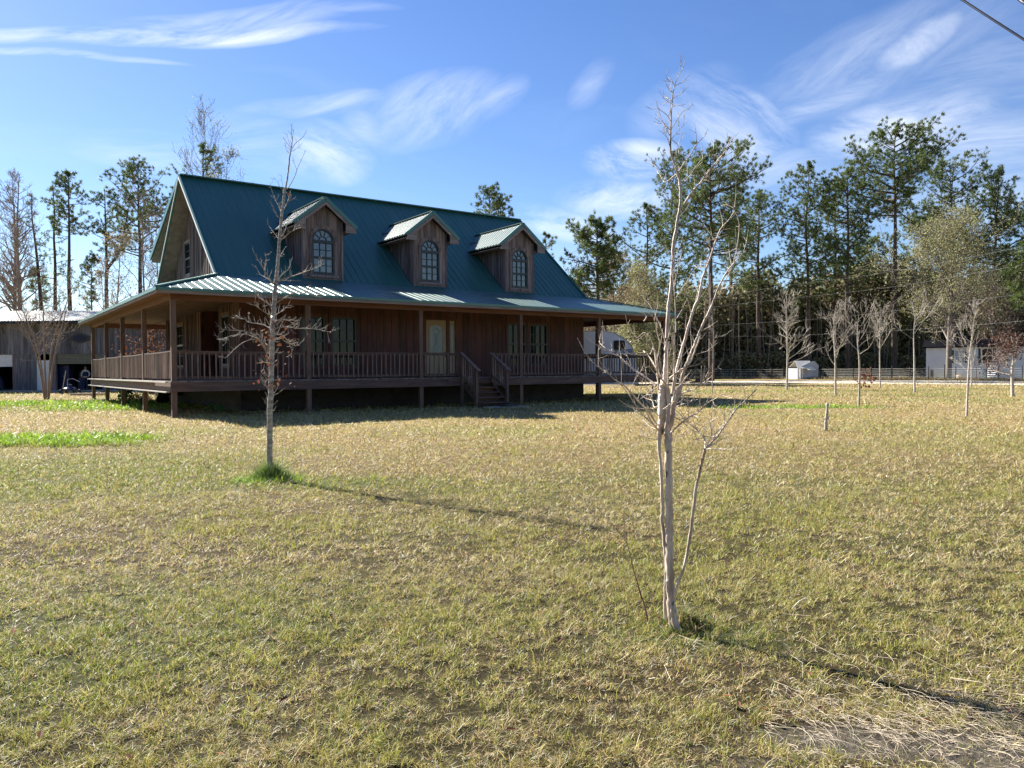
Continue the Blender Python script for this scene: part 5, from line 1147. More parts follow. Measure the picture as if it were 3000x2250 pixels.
for pts, dy, r in (([(460, 335), (470, 250), (464, 150), (468, 68)], .03, .0055), ([(462, 335), (430, 290), (400, 250), (378, 213)], -.1, .004), ([(463, 330), (440, 270), (425, 215), (415, 173)], .1, .004), ([(466, 320), (475, 230), (486, 133)], -.05, .004),
                   ([(470, 330), (500, 280), (540, 245), (585, 205), (615, 148)], .1, .005), ([(460, 345), (420, 320), (388, 298)], .1, .003), ([(462, 360), (510, 330), (575, 275)], -.1, .003), ([(455, 390), (430, 360), (405, 330)], 0, .003),
                   ([(420, 742), (460, 680), (495, 610), (520, 540), (555, 460), (608, 345)], -.15, .007), ([(515, 540), (490, 480), (470, 450)], -.1, .003), ([(385, 765), (350, 720), (290, 625)], .15, .003), ([(385, 765), (370, 680), (358, 582)], -.1, .003)):
    limb(tk, Z12, pts, OY + .04, OY + .04 + dy, r, .0024, 16, twr=.0022, tw=4, twl=.08, sides=5)
rng = np.random.default_rng(2)
for k in range(70):      # short spurs up the stem
    py = rng.uniform(900, 1290); px = np.interp(py, [900, 1008, 1153, 1290], [802, 796, 793, 790]); p = at(px, py, OY); d = rnd_dir(rng, .5); d[2] = abs(d[2]); l = rng.uniform(.06, .2)
    tube(tk, [p, p + d * l * .6, p + d * l + np.array([0, 0, .03])], [.006, .003, .0015], 4, False); lf.append(p + d * l)
obj('trunk', tk, M['bark_oak'], oak, True)
fo = LMB(inv); LF = np.array(lf); 
def clump(py, n, s): 
    c = at(np.interp(py, [900, 1008, 1153, 1290], [802, 796, 793, 790]), py, OY); return c + rng.normal(0, 1, (n, 3)) * np.array([.11, .11, .045]) * s
pts_ = np.concatenate([clump(965, 20, 1.4), clump(985, 20, 1.3), clump(1005, 12, 1.1), clump(1030, 6, 1), clump(1065, 12, 1), clump(1085, 10, 1), clump(1120, 16, 1), clump(1132, 10, .9), LF[rng.choice(len(LF), 8)]])
leaf_cloud(fo, pts_, np.full(len(pts_), .05), rng); obj('dead_leaves', fo, M['leaf_rust'], oak)

# ------------------------------------------------------------------ saplings on the lawn to the right
GS = 'leafless young trees planted on the lawn'
def sap(px, pyb, ytop, seed, label, r0, **kw):
    p = ground(px, pyb); Y = p[1]; kw.setdefault('bark', 'bark_white'); kw.setdefault('minr', .00015 * Y); kw.setdefault('kids', (3, 5)); r0 *= .60; kw['n1'] = int(kw['n1'] * .8) + 2; kw.setdefault('limbr', .34)
    return bare_tree(p, top_h(px, ytop, Y), seed, label, GS, name='young_tree', r0=r0, **kw)
sap(2086, 1151, 905, 81, 'thin straight whip-like young tree nearest the crepe myrtle', .05, crown=.45, n1=14, len1=.16, up=.6, depth=1)
sap(2305, 1142, 860, 82, 'pale young tree standing directly left of the small shed', .12, crown=.22, n1=34, len1=.24, up=.75, depth=2, spread=.45)
sap(2448, 1158, 895, 83, 'upright young tree just right of the small shed', .09, crown=.26, n1=24, len1=.26, up=.9, depth=2, spread=.45)
def leafy_sap():
    r = sap(2516, 1188, 915, 84, 'young tree with one cluster of dead leaves low on its trunk', .075, crown=.45, n1=16, len1=.34, up=1.0, depth=2, spread=.4)
    rng = np.random.default_rng(4); fo = MB(); c = np.array([.28, 0, 1.05]); leaf_cloud(fo, np.array([.22, 0, 1.0]) + rng.normal(0, 1, (70, 3)) * np.array([.2, .12, .2]), np.full(70, .12), rng); obj('dead_leaves', fo, M['leaf_rust'], r)
leafy_sap()
sap(2579, 1134, 897, 85, 'young tree in front of the tallest pine trunk', .09, crown=.3, n1=22, len1=.22, up=1.1, depth=2, spread=.4)
sap(2680, 1150, 918, 86, 'young tree with one straight stem forking high into a spreading V', .10, crown=.60, n1=9, len1=.42, up=.9, depth=2, spread=.4)
sap(2832, 1218, 905, 87, 'crooked leaning young tree nearest the camera among those before the mobile home', .055, crown=.28, n1=22, len1=.26, up=.95, depth=2, spread=.42, lean=(.25, 0))
sap(2846, 1132, 1010, 88, 'short young tree directly behind the crooked leaning one', .09, crown=.3, n1=12, len1=.3, up=.9, depth=1)
sap(2967, 1161, 1000, 89, 'low round young tree with dark brown leaves at the right edge', .14, crown=.28, n1=22, len1=.42, up=.6, depth=2, leaf='leaf_brown', nleaf=1500, lsize=.10, spread=.55, taper=.8)
p = ground(2421, 1261); stake = empty('cut_sapling', p, 0, 'short broken-topped sapling stump with one thin side twig on the open lawn', 'sapling'); mb = MB()
H_ = top_h(2421, 1181, p[1]); tube(mb, smooth_path([(0, 0, -.05), (-.01, 0, H_ * .3), (.015, 0, H_ * .65), (.02, 0, H_)], 12), np.interp(np.linspace(0, 1, 12), [0, 1], [.042, .030]) * np.random.default_rng(1).uniform(.85, 1.15, 12), 8)
tube(mb, smooth_path([(0, 0, H_ * .35), (.06, 0, H_ * .5), (.09, 0, H_ * .66)], 6), [.02, .016, .013, .010, .007, .005], 5); tube(mb, smooth_path([(-.02, 0, H_ * .3), (-.13, .05, H_ * .7), (-.22, .05, H_ * 1.35)], 8), np.linspace(.006, .002, 8), 4, False)
for a, b in (((-.12, .05, H_ * .65), (-.25, 0, H_ * .85)), ((-.16, .05, H_ * .9), (-.10, 0, H_ * 1.1)), ((-.2, .05, H_ * 1.15), (-.3, .05, H_ * 1.3))): tube(mb, [a, b], [.003, .0015], 3, False)
obj('trunk', mb, M['bark_white'], stake, True)

# crepe myrtle before the barn, vine by the side porch post, weeds
bare_tree(ground(137, 1170), 6.6, 91, 'vase-shaped leafless crepe myrtle with many thin stems in front of the barn', None, name='crepe_myrtle_tree', r0=.052, crown=.26, n1=11, len1=.24, depth=2, up=1.0, spread=.5, multi=5, minr=.0065, bark='twig_far', kids=(3, 5), taper=.85, limbr=.38)
bush(ground(366, 1188), .32, .32, 1.15, 700, .11, 92, 'leaf_green', 'green vine climbing a short stump beside the side porch', 'vine', 'vine')
bush(ground(415, 1182), .75, .5, .45, 800, .09, 93, 'leaf_olive', 'low heap of dry and green weeds between the side porch posts', 'weed_clump', 'weeds')
bush(h2w(1.5, 1.2), .35, .3, .35, 260, .09, 94, 'leaf_green', 'small weed growing in the shade under the porch corner', 'weed_clump', 'weeds')

# near pine reaching in from beyond the right edge
npine = empty('pine_sapling', (14.35, 19.5, 0), 0, 'bright green pine bough reaching in at the right edge of the picture', 'tree')
rng = np.random.default_rng(6); tk = MB(); fo = MB(); tube(tk, smooth_path([(0, 0, -.1), (.1, 0, 2.2), (0, 0, 5.2)], 10), np.linspace(.11, .02, 10), 7)
TP = []
for (px, py) in ((2945, 800), (2962, 782), (2978, 800), (2990, 745), (2998, 720), (2960, 835), (2972, 850), (2990, 830), (2968, 880), (2982, 872), (2996, 860), (3010, 790), (3020, 730), (3015, 850), (2990, 770), (3030, 810), (2985, 900), (3005, 885)):
    w = at(px, py, 19.5 + rng.uniform(-.5, .5)) - np.array([14.35, 19.5, 0]); b = np.array([0, 0, w[2] - .5]); P = smooth_path([b, b * .4 + w * .6 + np.array([0, 0, -.12]), w], 7); tube(tk, P, np.linspace(.02, .007, 7), 4, False); TP.append(w)
for k in range(14): a = rng.uniform(-1.4, 1.4); z = rng.uniform(2.2, 5.2); w = np.array([math.cos(a) * 1.3, math.sin(a) * 1.3, z + .5]); tube(tk, [(0, 0, z), w * .5 + np.array([0, 0, z * .45]), w], [.02, .014, .008], 4, False); TP.append(w)
TP = np.repeat(np.array(TP), 70, 0); D = rng.normal(0, 1, TP.shape) + np.array([-.3, 0, .5]); D /= np.linalg.norm(D, axis=1)[:, None]
tri_cloud(fo, TP, D, rng.uniform(.14, .26, len(TP)), rng.uniform(.006, .012, len(TP)), rng); obj('trunk', tk, M['bark_pine'], npine, True); obj('crown', fo, M['needles_b'], npine)

# ------------------------------------------------------------------ drive, fence, shed, mobile home
def strip(mb, pts, z):
    n = len(pts); mb.add([(*a, z) for a, b in pts] + [(*b, z) for a, b in pts], [(i, i + 1, n + i + 1, n + i)[::-1] for i in range(n - 1)])
rd = MB(); R_ = []
for px, a, b in ((1560, 1132, 1128.5), (1700, 1129, 1125), (1900, 1126, 1121), (2000, 1124, 1119), (2100, 1123, 1116), (2300, 1123, 1114.5), (2500, 1124.5, 1114), (2700, 1126, 1115), (2850, 1127, 1114), (2960, 1128, 1115.5), (3100, 1130, 1117)):
    R_.append((tuple(ground(px, a)[:2]), tuple(ground(px, b)[:2])))
strip(rd, R_, .012); tag(obj('driveway', rd, M['road']), kind='structure')

fence = empty('wire_fence', (0, 0, 0), 0, 'woven wire field fence on dark posts along the far side of the drive', 'fence')
FP = [(-0.0 + x, y) for x, y in ()]
fa_, fb_ = ground(1960, 1107.5)[:2] * np.array([1, 1]), None
fpts = [ground(px, py)[:2] for px, py in ((2000, 1111), (2064, 1110.5), (2106, 1110), (2156, 1110), (2216, 1110), (2259, 1110), (2295, 1110), (2340, 1110), (2398, 1110.5), (2450, 1111), (2500, 1111.5), (2552, 1112), (2612, 1112.5), (2665, 1113), (2720, 1113.5), (2768, 1113.8), (2800, 1114), (2860, 1114.5), (2890, 1115), (2925, 1115.5), (2995, 1116), (3060, 1117))]
for i, q in enumerate(fpts):
    mb = MB(); h = 1.42 + (.2 if i % 3 == 0 else 0); tube(mb, [(q[0], q[1], -.1), (q[0], q[1], h)], .055 if i % 3 == 0 else .035, 6); obj('post', mb, M['rust' if i % 4 == 1 else 'black'], fence)
wm = MB()
for a, b in zip(fpts, fpts[1:]):
    for k, z in enumerate((.06, .20, .36, .54, .74, .96, 1.20)): tube(wm, [(a[0], a[1], z), ((a[0] + b[0]) / 2, (a[1] + b[1]) / 2, z - .02), (b[0], b[1], z)], .017, 3, False)
    n = max(2, int(np.linalg.norm(b - a) / .55))
    for i in range(1, n): q = a + (b - a) * i / n; tube(wm, [(q[0], q[1], .05), (q[0], q[1], 1.2)], .008, 3, False)
obj('wire_mesh', wm, M['steel'], fence)
# rough dry grass and brush along the fence
def verge():
    rng = np.random.default_rng(9); mb = MB(); F = np.array(fpts); n = 26000; k = rng.integers(0, len(F) - 1, n); t = rng.uniform(0, 1, n)[:, None]; P = F[k] * (1 - t) + F[k + 1] * t; P = P + rng.normal(0, 1, (n, 2)) * np.array([1, 1.0]) + np.array([0, .9])
    c = np.array([[.36, .28, .15], [.27, .21, .11], [.20, .21, .08], [.19, .11, .07]])[rng.integers(0, 4, n)] * rng.uniform(.6, 1.2, n)[:, None]
    v, q, tr_, cc = blades(rng, P[:, 0], P[:, 1], rng.uniform(.1, .55, n) * (.4 + fbm(P[:, 0] * .3, P[:, 1] * .3, 4)), rng.uniform(.03, .07, n), rng.uniform(.5, 1.4, n), c); mb.add(v, q, cc); mb.f.append(tr_ + (mb.n - len(v))); return mb
tag(obj('dry_verge_grass', verge(), M['grass']), kind='stuff')

def quad_building(name, o, ux, w, d, h, label, cat):
    root = empty(name, o, math.atan2(ux[1], ux[0]), label, cat); return root
sp0 = ground(2337, 1111.0); sp1 = at(2411, 1100, sp0[1] + 1.0); dirs = np.array([sp1[0] - sp0[0], sp1[1] - sp0[1]]); wS = float(np.linalg.norm(dirs))
shed_ = empty('pump_shed', sp0, math.atan2(dirs[1], dirs[0]) , 'small white shed with a patchy white tin roof behind the wire fence', 'shed')
mb = MB(); hs_ = 1.75
prism(mb, [(0.05, 0), (1.75, 0), (1.75, hs_ + .32), (.05, hs_ - .35)], ((0, .0, 0), (1, 0, 0), (0, 1, 0)), 0, .06)
prism(mb, [(1.77, 0), (3.0, 0), (3.0, hs_ - .1), (2.45, hs_ + .42), (1.77, hs_ + .32)], ((0, .02, 0), (1, 0, 0), (0, 1, 0)), 0, .06)
box(mb, .05, .10, .1, 2.2, 0, hs_ - .4); box(mb, 2.95, 3.0, .1, 2.2, 0, hs_ - .12); obj('wall', mb, M['shedwall'], shed_)
mb = MB(); slab(mb, [(-.25, -.35, hs_ - .42), (2.0, -.35, hs_ - .38), (2.55, 1.1, hs_ + .50), (.45, 1.1, hs_ + .50)], .05); slab(mb, [(.45, 1.1, hs_ + .495), (2.55, 1.1, hs_ + .495), (3.1, 2.3, hs_ - .2), (.5, 2.3, hs_ - .2)], .05); slab(mb, [(.95, -.75, hs_ - .62), (1.95, -.75, hs_ - .62), (1.95, -.36, hs_ - .42), (1.0, -.36, hs_ - .42)], .03)
obj('roof', mb, M['metal_roof_lt'], shed_)
for x in (.12, .42): mb = MB(); box(mb, x, x + .1, -.3, -.2, 0, hs_ - .45); obj('post', mb, M['white'], shed_)

m0 = at(2713, 1100, 84.0); m1 = at(3010, 1100, 79.0); md = np.array([m1[0] - m0[0], m1[1] - m0[1]]); MW = float(np.linalg.norm(md)) + 4
mh = empty('mobile_home', (m0[0], m0[1], 0), math.atan2(md[1], md[0]), 'white sided mobile home with a dark shingle roof at the right edge, beyond the fence', 'mobile home')
fm = ((0, 0, 0), (1, 0, 0), (0, -1, 0)); mb = MB()
for i in range(15): prism(mb, [(0, .75 + .19 * i), (MW, .75 + .19 * i), (MW, .75 + .19 * (i + 1) - .012), (0, .75 + .19 * (i + 1) - .012)], fm, -.1, .014 + (.006 if i % 2 else 0))
box(mb, 0, MW, .1, 4.4, .75, 3.6); obj('wall', mb, M['siding'], mh)
mb = MB(); prism(mb, [(0, 0), (MW, 0), (MW, .75), (0, .75)], fm, -.05, .004); obj('skirting', mb, M['white'], mh)
mb = MB(); slab(mb, [(-.3, -.35, 3.55), (MW + .3, -.35, 3.55), (MW + .3, 2.25, 4.35), (-.3, 2.25, 4.35)], .12); slab(mb, [(-.3, 2.25, 4.345), (MW + .3, 2.25, 4.345), (MW + .3, 4.8, 3.55), (-.3, 4.8, 3.55)], .12); obj('roof', mb, M['shingle'], mh)
sc_ = MW / (3010 - 2713 + 4 / (MW) * 297) 
def mx(px): 
    r = ray(px, 1100)[:2]; A = np.array([m0[0], m0[1]]); n_ = np.array([-md[1], md[0]]); t = (A @ n_) / (r @ n_); return float(((r * t) - A) @ md / np.linalg.norm(md))
def win2(x0, x1, z0, z1, glass, sh0=None, sh1=None):
    mb = MB(); k = .07
    for (a, b, c, d) in ((x0 - k, x0, z0 - k, z1 + k), (x1, x1 + k, z0 - k, z1 + k), (x0, x1, z0 - k, z0), (x0, x1, z1, z1 + k), (x0, x1, (z0 + z1) / 2 - .03, (z0 + z1) / 2 + .03)): prism(mb, [(a, c), (b, c), (b, d), (a, d)], fm, .022, .06)
    w = obj('window', mb, M['white'], mh); g = MB(); prism(g, [(x0, z0), (x1, z0), (x1, z1), (x0, z1)], fm, .022, .030); obj('pane', g, M[glass], w)
    for s in (sh0, sh1):
        if s: g = MB(); prism(g, [(s[0], z0 - .05), (s[1], z0 - .05), (s[1], z1 + .05), (s[0], z1 + .05)], fm, .024, .05); obj('shutter', g, M['shutter'], mh)
win2(mx(2797), mx(2824), 1.85, 3.1, 'blue', (mx(2787), mx(2794.5)), (mx(2826.5), mx(2833)))
win2(mx(2877), mx(2906), 1.80, 3.25, 'dark', (mx(2866), mx(2875)), (mx(2908), mx(2918)))
mb = MB(); prism(mb, [(mx(2726), .02), (mx(2735), .02), (mx(2735), 1.05), (mx(2726), 1.05)], fm, .02, .06); obj('crawl_door', mb, M['rust'], mh)
gate = empty('metal_gate', (0, 0, 0), 0, 'light tubular gate with level bars before the mobile home', 'gate'); g0, g1 = ground(2893, 1114.5)[:2], ground(2921, 1115)[:2]; mb = MB()
for z in (.15, .36, .57, .78, .99, 1.2, 1.42): tube(mb, [(*g0, z), (*g1, z)], .03, 5)
for q in (g0, g1): tube(mb, [(*q, .05), (*q, 1.5)], .04, 6)
obj('bars', mb, M['white'], gate)
lt = empty('lattice_panel', (0, 0, 0), 0, 'dark diamond lattice panel leaning left of the light gate', 'panel'); g0, g1 = ground(2880, 1113.2), ground(2893, 1113.2); mb = MB(); w_ = float(g1[0] - g0[0])
for i in range(-6, 8):
    for s in (1, -1):
        a, b = (i * .2, 0), (i * .2 + s * 1.2, 1.2); P = []
        t0, t1 = sorted([max(0, min(1, (0 - a[0]) / (b[0] - a[0]))), max(0, min(1, (w_ - a[0]) / (b[0] - a[0])))])
        if t1 - t0 > .05: beam(mb, (g0[0] + a[0] + (b[0] - a[0]) * t0, g0[1] + .02 * s, a[1] + 1.2 * t0 + .02), (g0[0] + a[0] + (b[0] - a[0]) * t1, g0[1] + .02 * s, 1.2 * t1 + .02), .04, .02, (0, 1, 0))
obj('slats', mb, M['shutter'], lt)
bk = empty('basket', ground(2813, 1112.5), 0, 'tan round basket on the ground below the left window of the mobile home', 'basket'); mb = MB(); tube(mb, [(0, 0, 0), (0, 0, .2), (0, 0, .45), (0, 0, .5)], [.28, .40, .46, .42], 14); obj('body', mb, M['straw'], bk)

# ------------------------------------------------------------------ camper
RY = 42.0; r0_ = at(1862, 1040, RY); rv = empty('travel_trailer', (r0_[0] - 9.3, RY, 0), math.radians(-1), 'white travel trailer with a rounded nose parked behind the right side porch', 'camper')
L9 = 9.3; zt_ = top_h(1800, 970.5, RY)
prof = [(0, .55), (L9 + .12, .55), (L9 + .10, 1.3), (L9, 2.0), (L9 - .22, 2.62), (L9 - .62, 3.05), (L9 - 1.15, zt_ - .10), (L9 - 1.6, zt_ - .01), (L9 - 2.2, zt_), (.35, zt_), (.08, zt_ - .12), (0, zt_ - .4)]
fv_ = ((0, 0, 0), (1, 0, 0), (0, -1, 0)); mb = MB(); prism(mb, prof, fv_, -2.4, 0); obj('body', mb, M['rv'], rv)
mb = MB()
pf = prof[1:10]
for a, b in zip(pf, pf[1:]): beam(mb, (a[0], -.004, a[1]), (b[0], -.004, b[1]), .035, .05, (0, 1, 0))
a_ = [(p[0] - .18, p[1]) for p in prof[1:5]]
for a, b in zip(a_, a_[1:]): beam(mb, (a[0], -.008, a[1]), (b[0], -.008, b[1]), .012, .02, (0, 1, 0))
obj('edge_trim', mb, M['steel'], rv)
def rvx(px, py, Y=RY): q = at(px, py, Y); return q[0] - (r0_[0] - 9.3), q[2]
(xa, za), (xb, zb_) = rvx(1797, 1025), rvx(1829.5, 997.5)
def rrect(x0, x1, z0, z1, r, n=5):
    out = []
    for cx, cz, a0 in ((x1 - r, z0 + r, -90), (x1 - r, z1 - r, 0), (x0 + r, z1 - r, 90), (x0 + r, z0 + r, 180)):
        for i in range(n + 1): a = math.radians(a0 + 90 * i / n); out.append((cx + r * math.cos(a), cz + r * math.sin(a)))
    return out
mb = MB(); prism(mb, rrect(xa, xb, za, zb_, .09), fv_, .002, .03); w = obj('window', mb, M['black'], rv)
xw, zw_ = rvx(1804, 1032)
x_t, z_t = rvx(1826, 1033.2)
text_obj('lettering', 'B', .40, M['navy'], rv, (x_t - .42, -.012, z_t + .09), (math.pi / 2, 0, 0), xs=.62, shear=.25)
text_obj('lettering', 'ROOKSIDE', .30, M['navy'], rv, (x_t + .12, -.012, z_t + .07), (math.pi / 2, 0, 0), xs=.50, shear=.25)
mb = MB(); box(mb, L9 - 4.05, L9 - 3.2, -1.6, -.8 + 0, zt_ + .01, zt_ + .28); obj('air_conditioner', mb, M['rv'], rv)
mb = MB(); 
box(mb, L9 - 4.05, L9 - 2.9, .6, 1.5, zt_ + .005, zt_ + .30); 
x_, z_ = rvx(1847.5, 1003); mb2 = MB(); tube(mb2, [(x_, -.002, z_), (x_, -.06, z_)], [.07, .055], 10); obj('porch_light', mb2, M['steel'], rv)
obj('roof_vent', mb, M['white'], rv)
for x in (3.6, 4.5):
    mb = MB(); tube(mb, [(x, .02, .36), (x, .24, .36)], .36, 18); t_ = obj('wheel', mb, M['rubber'], rv); mb = MB(); tube(mb, [(x, .0, .36), (x, .03, .36)], .17, 14); obj('rim', mb, M['steel'], t_)
mb = MB(); tube(mb, [(L9 + .1, 1.2, .5), (L9 + 1.2, 1.2, .5)], .06, 6); tube(mb, [(L9 + 1.1, 1.2, .0), (L9 + 1.1, 1.2, .6)], .04, 6); obj('hitch', mb, M['black'], rv)

# dark brush pile by the drive behind the house
bp_ = empty('brush_pile', ground(2040, 1122), 0, 'low dark pile of logs and branches beside the drive behind the porch', 'brush pile'); mb = MB(); rng = np.random.default_rng(12)
for k in range(46):
    a = rng.normal(0, .5); c = np.array([rng.uniform(-2.6, 1.2), rng.uniform(-.5, .5), rng.uniform(.05, .35)]); l = rng.uniform(.3, 1.3); d = np.array([math.cos(a), .2 * math.sin(a), rng.normal(.05, .25)]); tube(mb, [c - d * l / 2, c + d * l / 2], [rng.uniform(.03, .10), .03], 5)
obj('logs', mb, M['dark'], bp_)

# ------------------------------------------------------------------ barn with its open bay
BY = 58.0
def bx(px): return float(at(px, 1100, BY)[0])
def bz(py, px=200): return float(at(px, py, BY)[2])
barn = empty('barn', (0, BY, 0), 0, 'long grey board barn with pale tin roof and open bay, left of the house', 'barn')
X0_, X1_ = bx(-160), bx(520); zl, ze2 = bz(1037), bz(936); fb = ((0, 0, 0), (1, 0, 0), (0, -1, 0))
mb = MB(); boards(mb, fb, X0_, X1_, zl, ze2, (), w=.26, gap=.012, seed=31); prism(mb, [(X0_, zl), (X1_, zl), (X1_, ze2), (X0_, ze2)], fb, -.15, -.003)
xa1 = bx(16); boards(mb, fb, bx(43), bx(107), .12, zl - .01, (), w=.26, seed=32); prism(mb, [(bx(43), .1), (bx(107), .1), (bx(107), zl), (bx(43), zl)], fb, -.15, -.003)
boards(mb, fb, bx(300), X1_, .12, zl - .01, (), w=.26, seed=33); prism(mb, [(bx(300), .1), (X1_, .1), (X1_, zl), (bx(300), zl)], fb, -.15, -.003)
obj('wall', mb, M['barn_v'], barn)
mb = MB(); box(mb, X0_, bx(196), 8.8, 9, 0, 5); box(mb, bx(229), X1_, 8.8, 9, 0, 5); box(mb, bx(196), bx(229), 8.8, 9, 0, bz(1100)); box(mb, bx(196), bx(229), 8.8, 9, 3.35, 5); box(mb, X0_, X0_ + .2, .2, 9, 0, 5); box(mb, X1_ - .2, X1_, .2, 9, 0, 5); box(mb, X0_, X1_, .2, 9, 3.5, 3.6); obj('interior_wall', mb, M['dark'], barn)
mb = MB(); slab(mb, [(X0_ - .4, -.7, ze2 - .12), (X1_ + .4, -.7, ze2 - .12), (X1_ + .4, 4.5, ze2 + 1.02), (X0_ - .4, 4.5, ze2 + 1.02)], .06); slab(mb, [(X0_ - .4, 4.5, ze2 + 1.015), (X1_ + .4, 4.5, ze2 + 1.015), (X1_ + .4, 9.8, ze2 - .12), (X0_ - .4, 9.8, ze2 - .12)], .06)
x = X0_ - .3
while x < X1_ + .3: prism(mb, [(-.72, ze2 - .122), (4.5, ze2 + 1.02), (4.5, ze2 + 1.05), (-.72, ze2 - .09)], ((x, 0, 0), (0, 1, 0), (1, 0, 0)), 0, .035); x += .23
obj('roof', mb, M['metal_roof_lt'], barn)
mb = MB(); box(mb, X0_ - .4, X1_ + .4, -.74, -.705, ze2 - .36, ze2 - .13); obj('fascia', mb, M['dark'], barn)
mb = MB()
xa_, xb_ = bx(165), bx(300); zt2 = bz(1066); n = 7
for i in range(n): z0 = zt2 + (zl - zt2) * i / n; prism(mb, [(xa_, z0), (xb_, z0), (xb_, z0 + (zl - zt2) / n - .02), (xa_, z0 + (zl - zt2) / n - .02)], fb, -.10, -.05 + .01 * (i % 2))
obj('roll_up_door', mb, M['khaki'], barn)
mb = MB(); box(mb, bx(107.5), bx(148), .02, .08, .1, bz(1055)); o = obj('side_door', mb, M['white'], barn)
for a, b, c in ((155, 165, -.05), (148, 154, .0), (38, 43, -.04)): mb = MB(); box(mb, bx(a), bx(b), c, .14, .05, zl); obj('post', mb, M['grey_v'], barn)
mb = MB(); box(mb, X0_, X1_, -1.0, 9, -.05, .10); obj('floor_slab', mb, M['concrete'], barn)
mb = MB(); box(mb, X0_ + .1, bx(38), .05, .12, bz(1073), zl - .02); obj('hanging_panel', mb, M['white'], barn)
sg = empty('wall_plaque', (bx(238), BY - .07, bz(991)), 0, 'dark carved lozenge-shaped plaque on the upper wall of the barn', 'plaque'); mb = MB()
O = [(-1.0, .10), (-.85, .17), (-.6, .17), (-.42, .26), (-.2, .36), (0, .37), (.2, .36), (.42, .26), (.6, .17), (.85, .17), (1.0, .10)]; O = [(x * .95, z) for x, z in O]; O = O + [(x, -z) for x, z in O[::-1]]
prism(mb, O[::-1], ((0, 0, 0), (1, 0, 0), (0, -1, 0)), .0, .06); obj('board', mb, M['black'], sg); mb = MB()
for i in range(13): x = -.48 + .08 * i; h = .27 - .35 * abs(x) ; prism(mb, [(x, -h), (x + .03, -h), (x + .03, h), (x, h)], ((0, 0, 0), (1, 0, 0), (0, -1, 0)), .062, .085)
obj('relief', mb, M['navy'], sg)

# things in the bay: tall blue sheeted stack, drum, mower, shovel, pallet
def thing_at(name, px, pyb, label, cat, dy=0): g = ground(px, pyb); return empty(name, g + np.array([0, dy, 0]), 0, label, cat)
t = empty('storage_cabinet', (bx(175), BY + .5, .1), 0, 'tall dark blue cabinet just inside the left of the open barn bay', 'cabinet'); mb = MB(); box(mb, -.42, .42, 0, .6, 0, 1.85); box(mb, -.40, -.01, -.02, -.002, .05, 1.8); box(mb, .01, .40, -.02, -.002, .05, 1.8); obj('body', mb, M['navy'], t); mb = MB(); tube(mb, [(.05, -.02, .9), (.05, -.05, .9), (.05, -.05, 1.1), (.05, -.02, 1.1)], .012, 5); obj('handle', mb, M['steel'], t)
t = empty('ball', (bx(176), BY + .8, 1.95), 0, 'small dark ball resting on top of the blue cabinet', 'ball'); mb = MB(); tube(mb, [(0, 0, .0), (0, 0, .03), (0, 0, .10), (0, 0, .2), (0, 0, .27), (0, 0, .3)], [.03, .10, .15, .15, .10, .03], 12); obj('ball_skin', mb, M['black'], t, True)
g = ground(184, 1156); t = empty('shovel', g, 0, 'long-handled shovel leaning beside the barn bay, blade on the ground', 'shovel'); mb = MB(); tp = at(193, 1086, g[1] + .6) - g; tube(mb, [(0, 0, .35), tp * .6 + np.array([0, 0, .15]), tp], [.022, .02, .02], 6); obj('handle', mb, M['pallet'], t)
mb = MB(); P = [(-.14, 0, .38), (.14, 0, .38), (.15, -.03, .15), (.0, -.06, .0), (-.15, -.03, .15)]; mb.add(P + [(x, y + .02, z) for x, y, z in P], [(0, 1, 2, 3, 4), (9, 8, 7, 6, 5)] + [(i, i + 5, (i + 1) % 5 + 5, (i + 1) % 5) for i in range(5)]); obj('blade', mb, M['black'], t)
t = empty('push_mower', ground(205, 1153), 0, 'dark push mower with a folded handle standing by the shovel', 'mower'); mb = MB(); tube(mb, [(0, 0, .2), (0, 0, .32), (0, 0, .42)], [.42, .42, .3], 14); tube(mb, [(0, 0, .42), (0, 0, .62)], [.18, .14], 10); obj('deck', mb, M['navy'], t)
mb = MB(); tube(mb, [(-.3, .2, .35), (-.5, .6, .95), (-.2, .7, 1.0), (.3, .6, .8)], .02, 5); obj('handle', mb, M['steel'], t)
for sx in (-1, 1):
    for sy in (-1, 1): mb = MB(); tube(mb, [(sx * .42, sy * .3, .14), (sx * .50, sy * .3, .14)], .14, 12); obj('wheel', mb, M['rubber'], t)
t = empty('oil_drum', (bx(214), BY + 1.2, .1), 0, 'dark steel drum inside the barn bay in front of the bright rear opening', 'drum'); mb = MB(); tube(mb, [(0, 0, 0), (0, 0, .3), (0, 0, .31), (0, 0, .33), (0, 0, .6), (0, 0, .61), (0, 0, .63), (0, 0, .9)], [.3, .3, .32, .3, .3, .32, .3, .3], 16); obj('barrel', mb, M['navy'], t)
mb = MB(); box(mb, -.13, .13, -.1, .1, .91, 1.35); obj('canister', mb, M['black'], t)
g = ground(264, 1159); t = empty('pallet', g, 0, 'pale wooden pallet lying on the grass before the barn', 'pallet')
for i, y in enumerate((-.45, 0, .45)): mb = MB(); box(mb, -.95, .95, y - .04, y + .04, .03, .13); obj('runner', mb, M['pallet'], t)
mb = MB()
for i in range(7): x = -.95 + .30 * i; box(mb, x, x + .1, -.5, .5, .132, .155)
obj('slat', mb, M['pallet'], t)
t = empty('dog_house', (bx(10), BY - .6, .1), 0, 'dark trestle and tarpaulin bundle under the left end of the barn', 'bundle'); mb = MB(); beam(mb, (-1, 0, 0), (-.55, 0, 1.3), .09, .09, (0, 1, 0)); beam(mb, (.35, 0, 0), (-.1, 0, 1.2), .09, .09, (0, 1, 0)); beam(mb, (-.7, 0, 1.2), (.1, 0, 1.2), .12, .12, (0, 1, 0)); obj('trestle', mb, M['dark'], t)
t.name = 'trestle_stand'
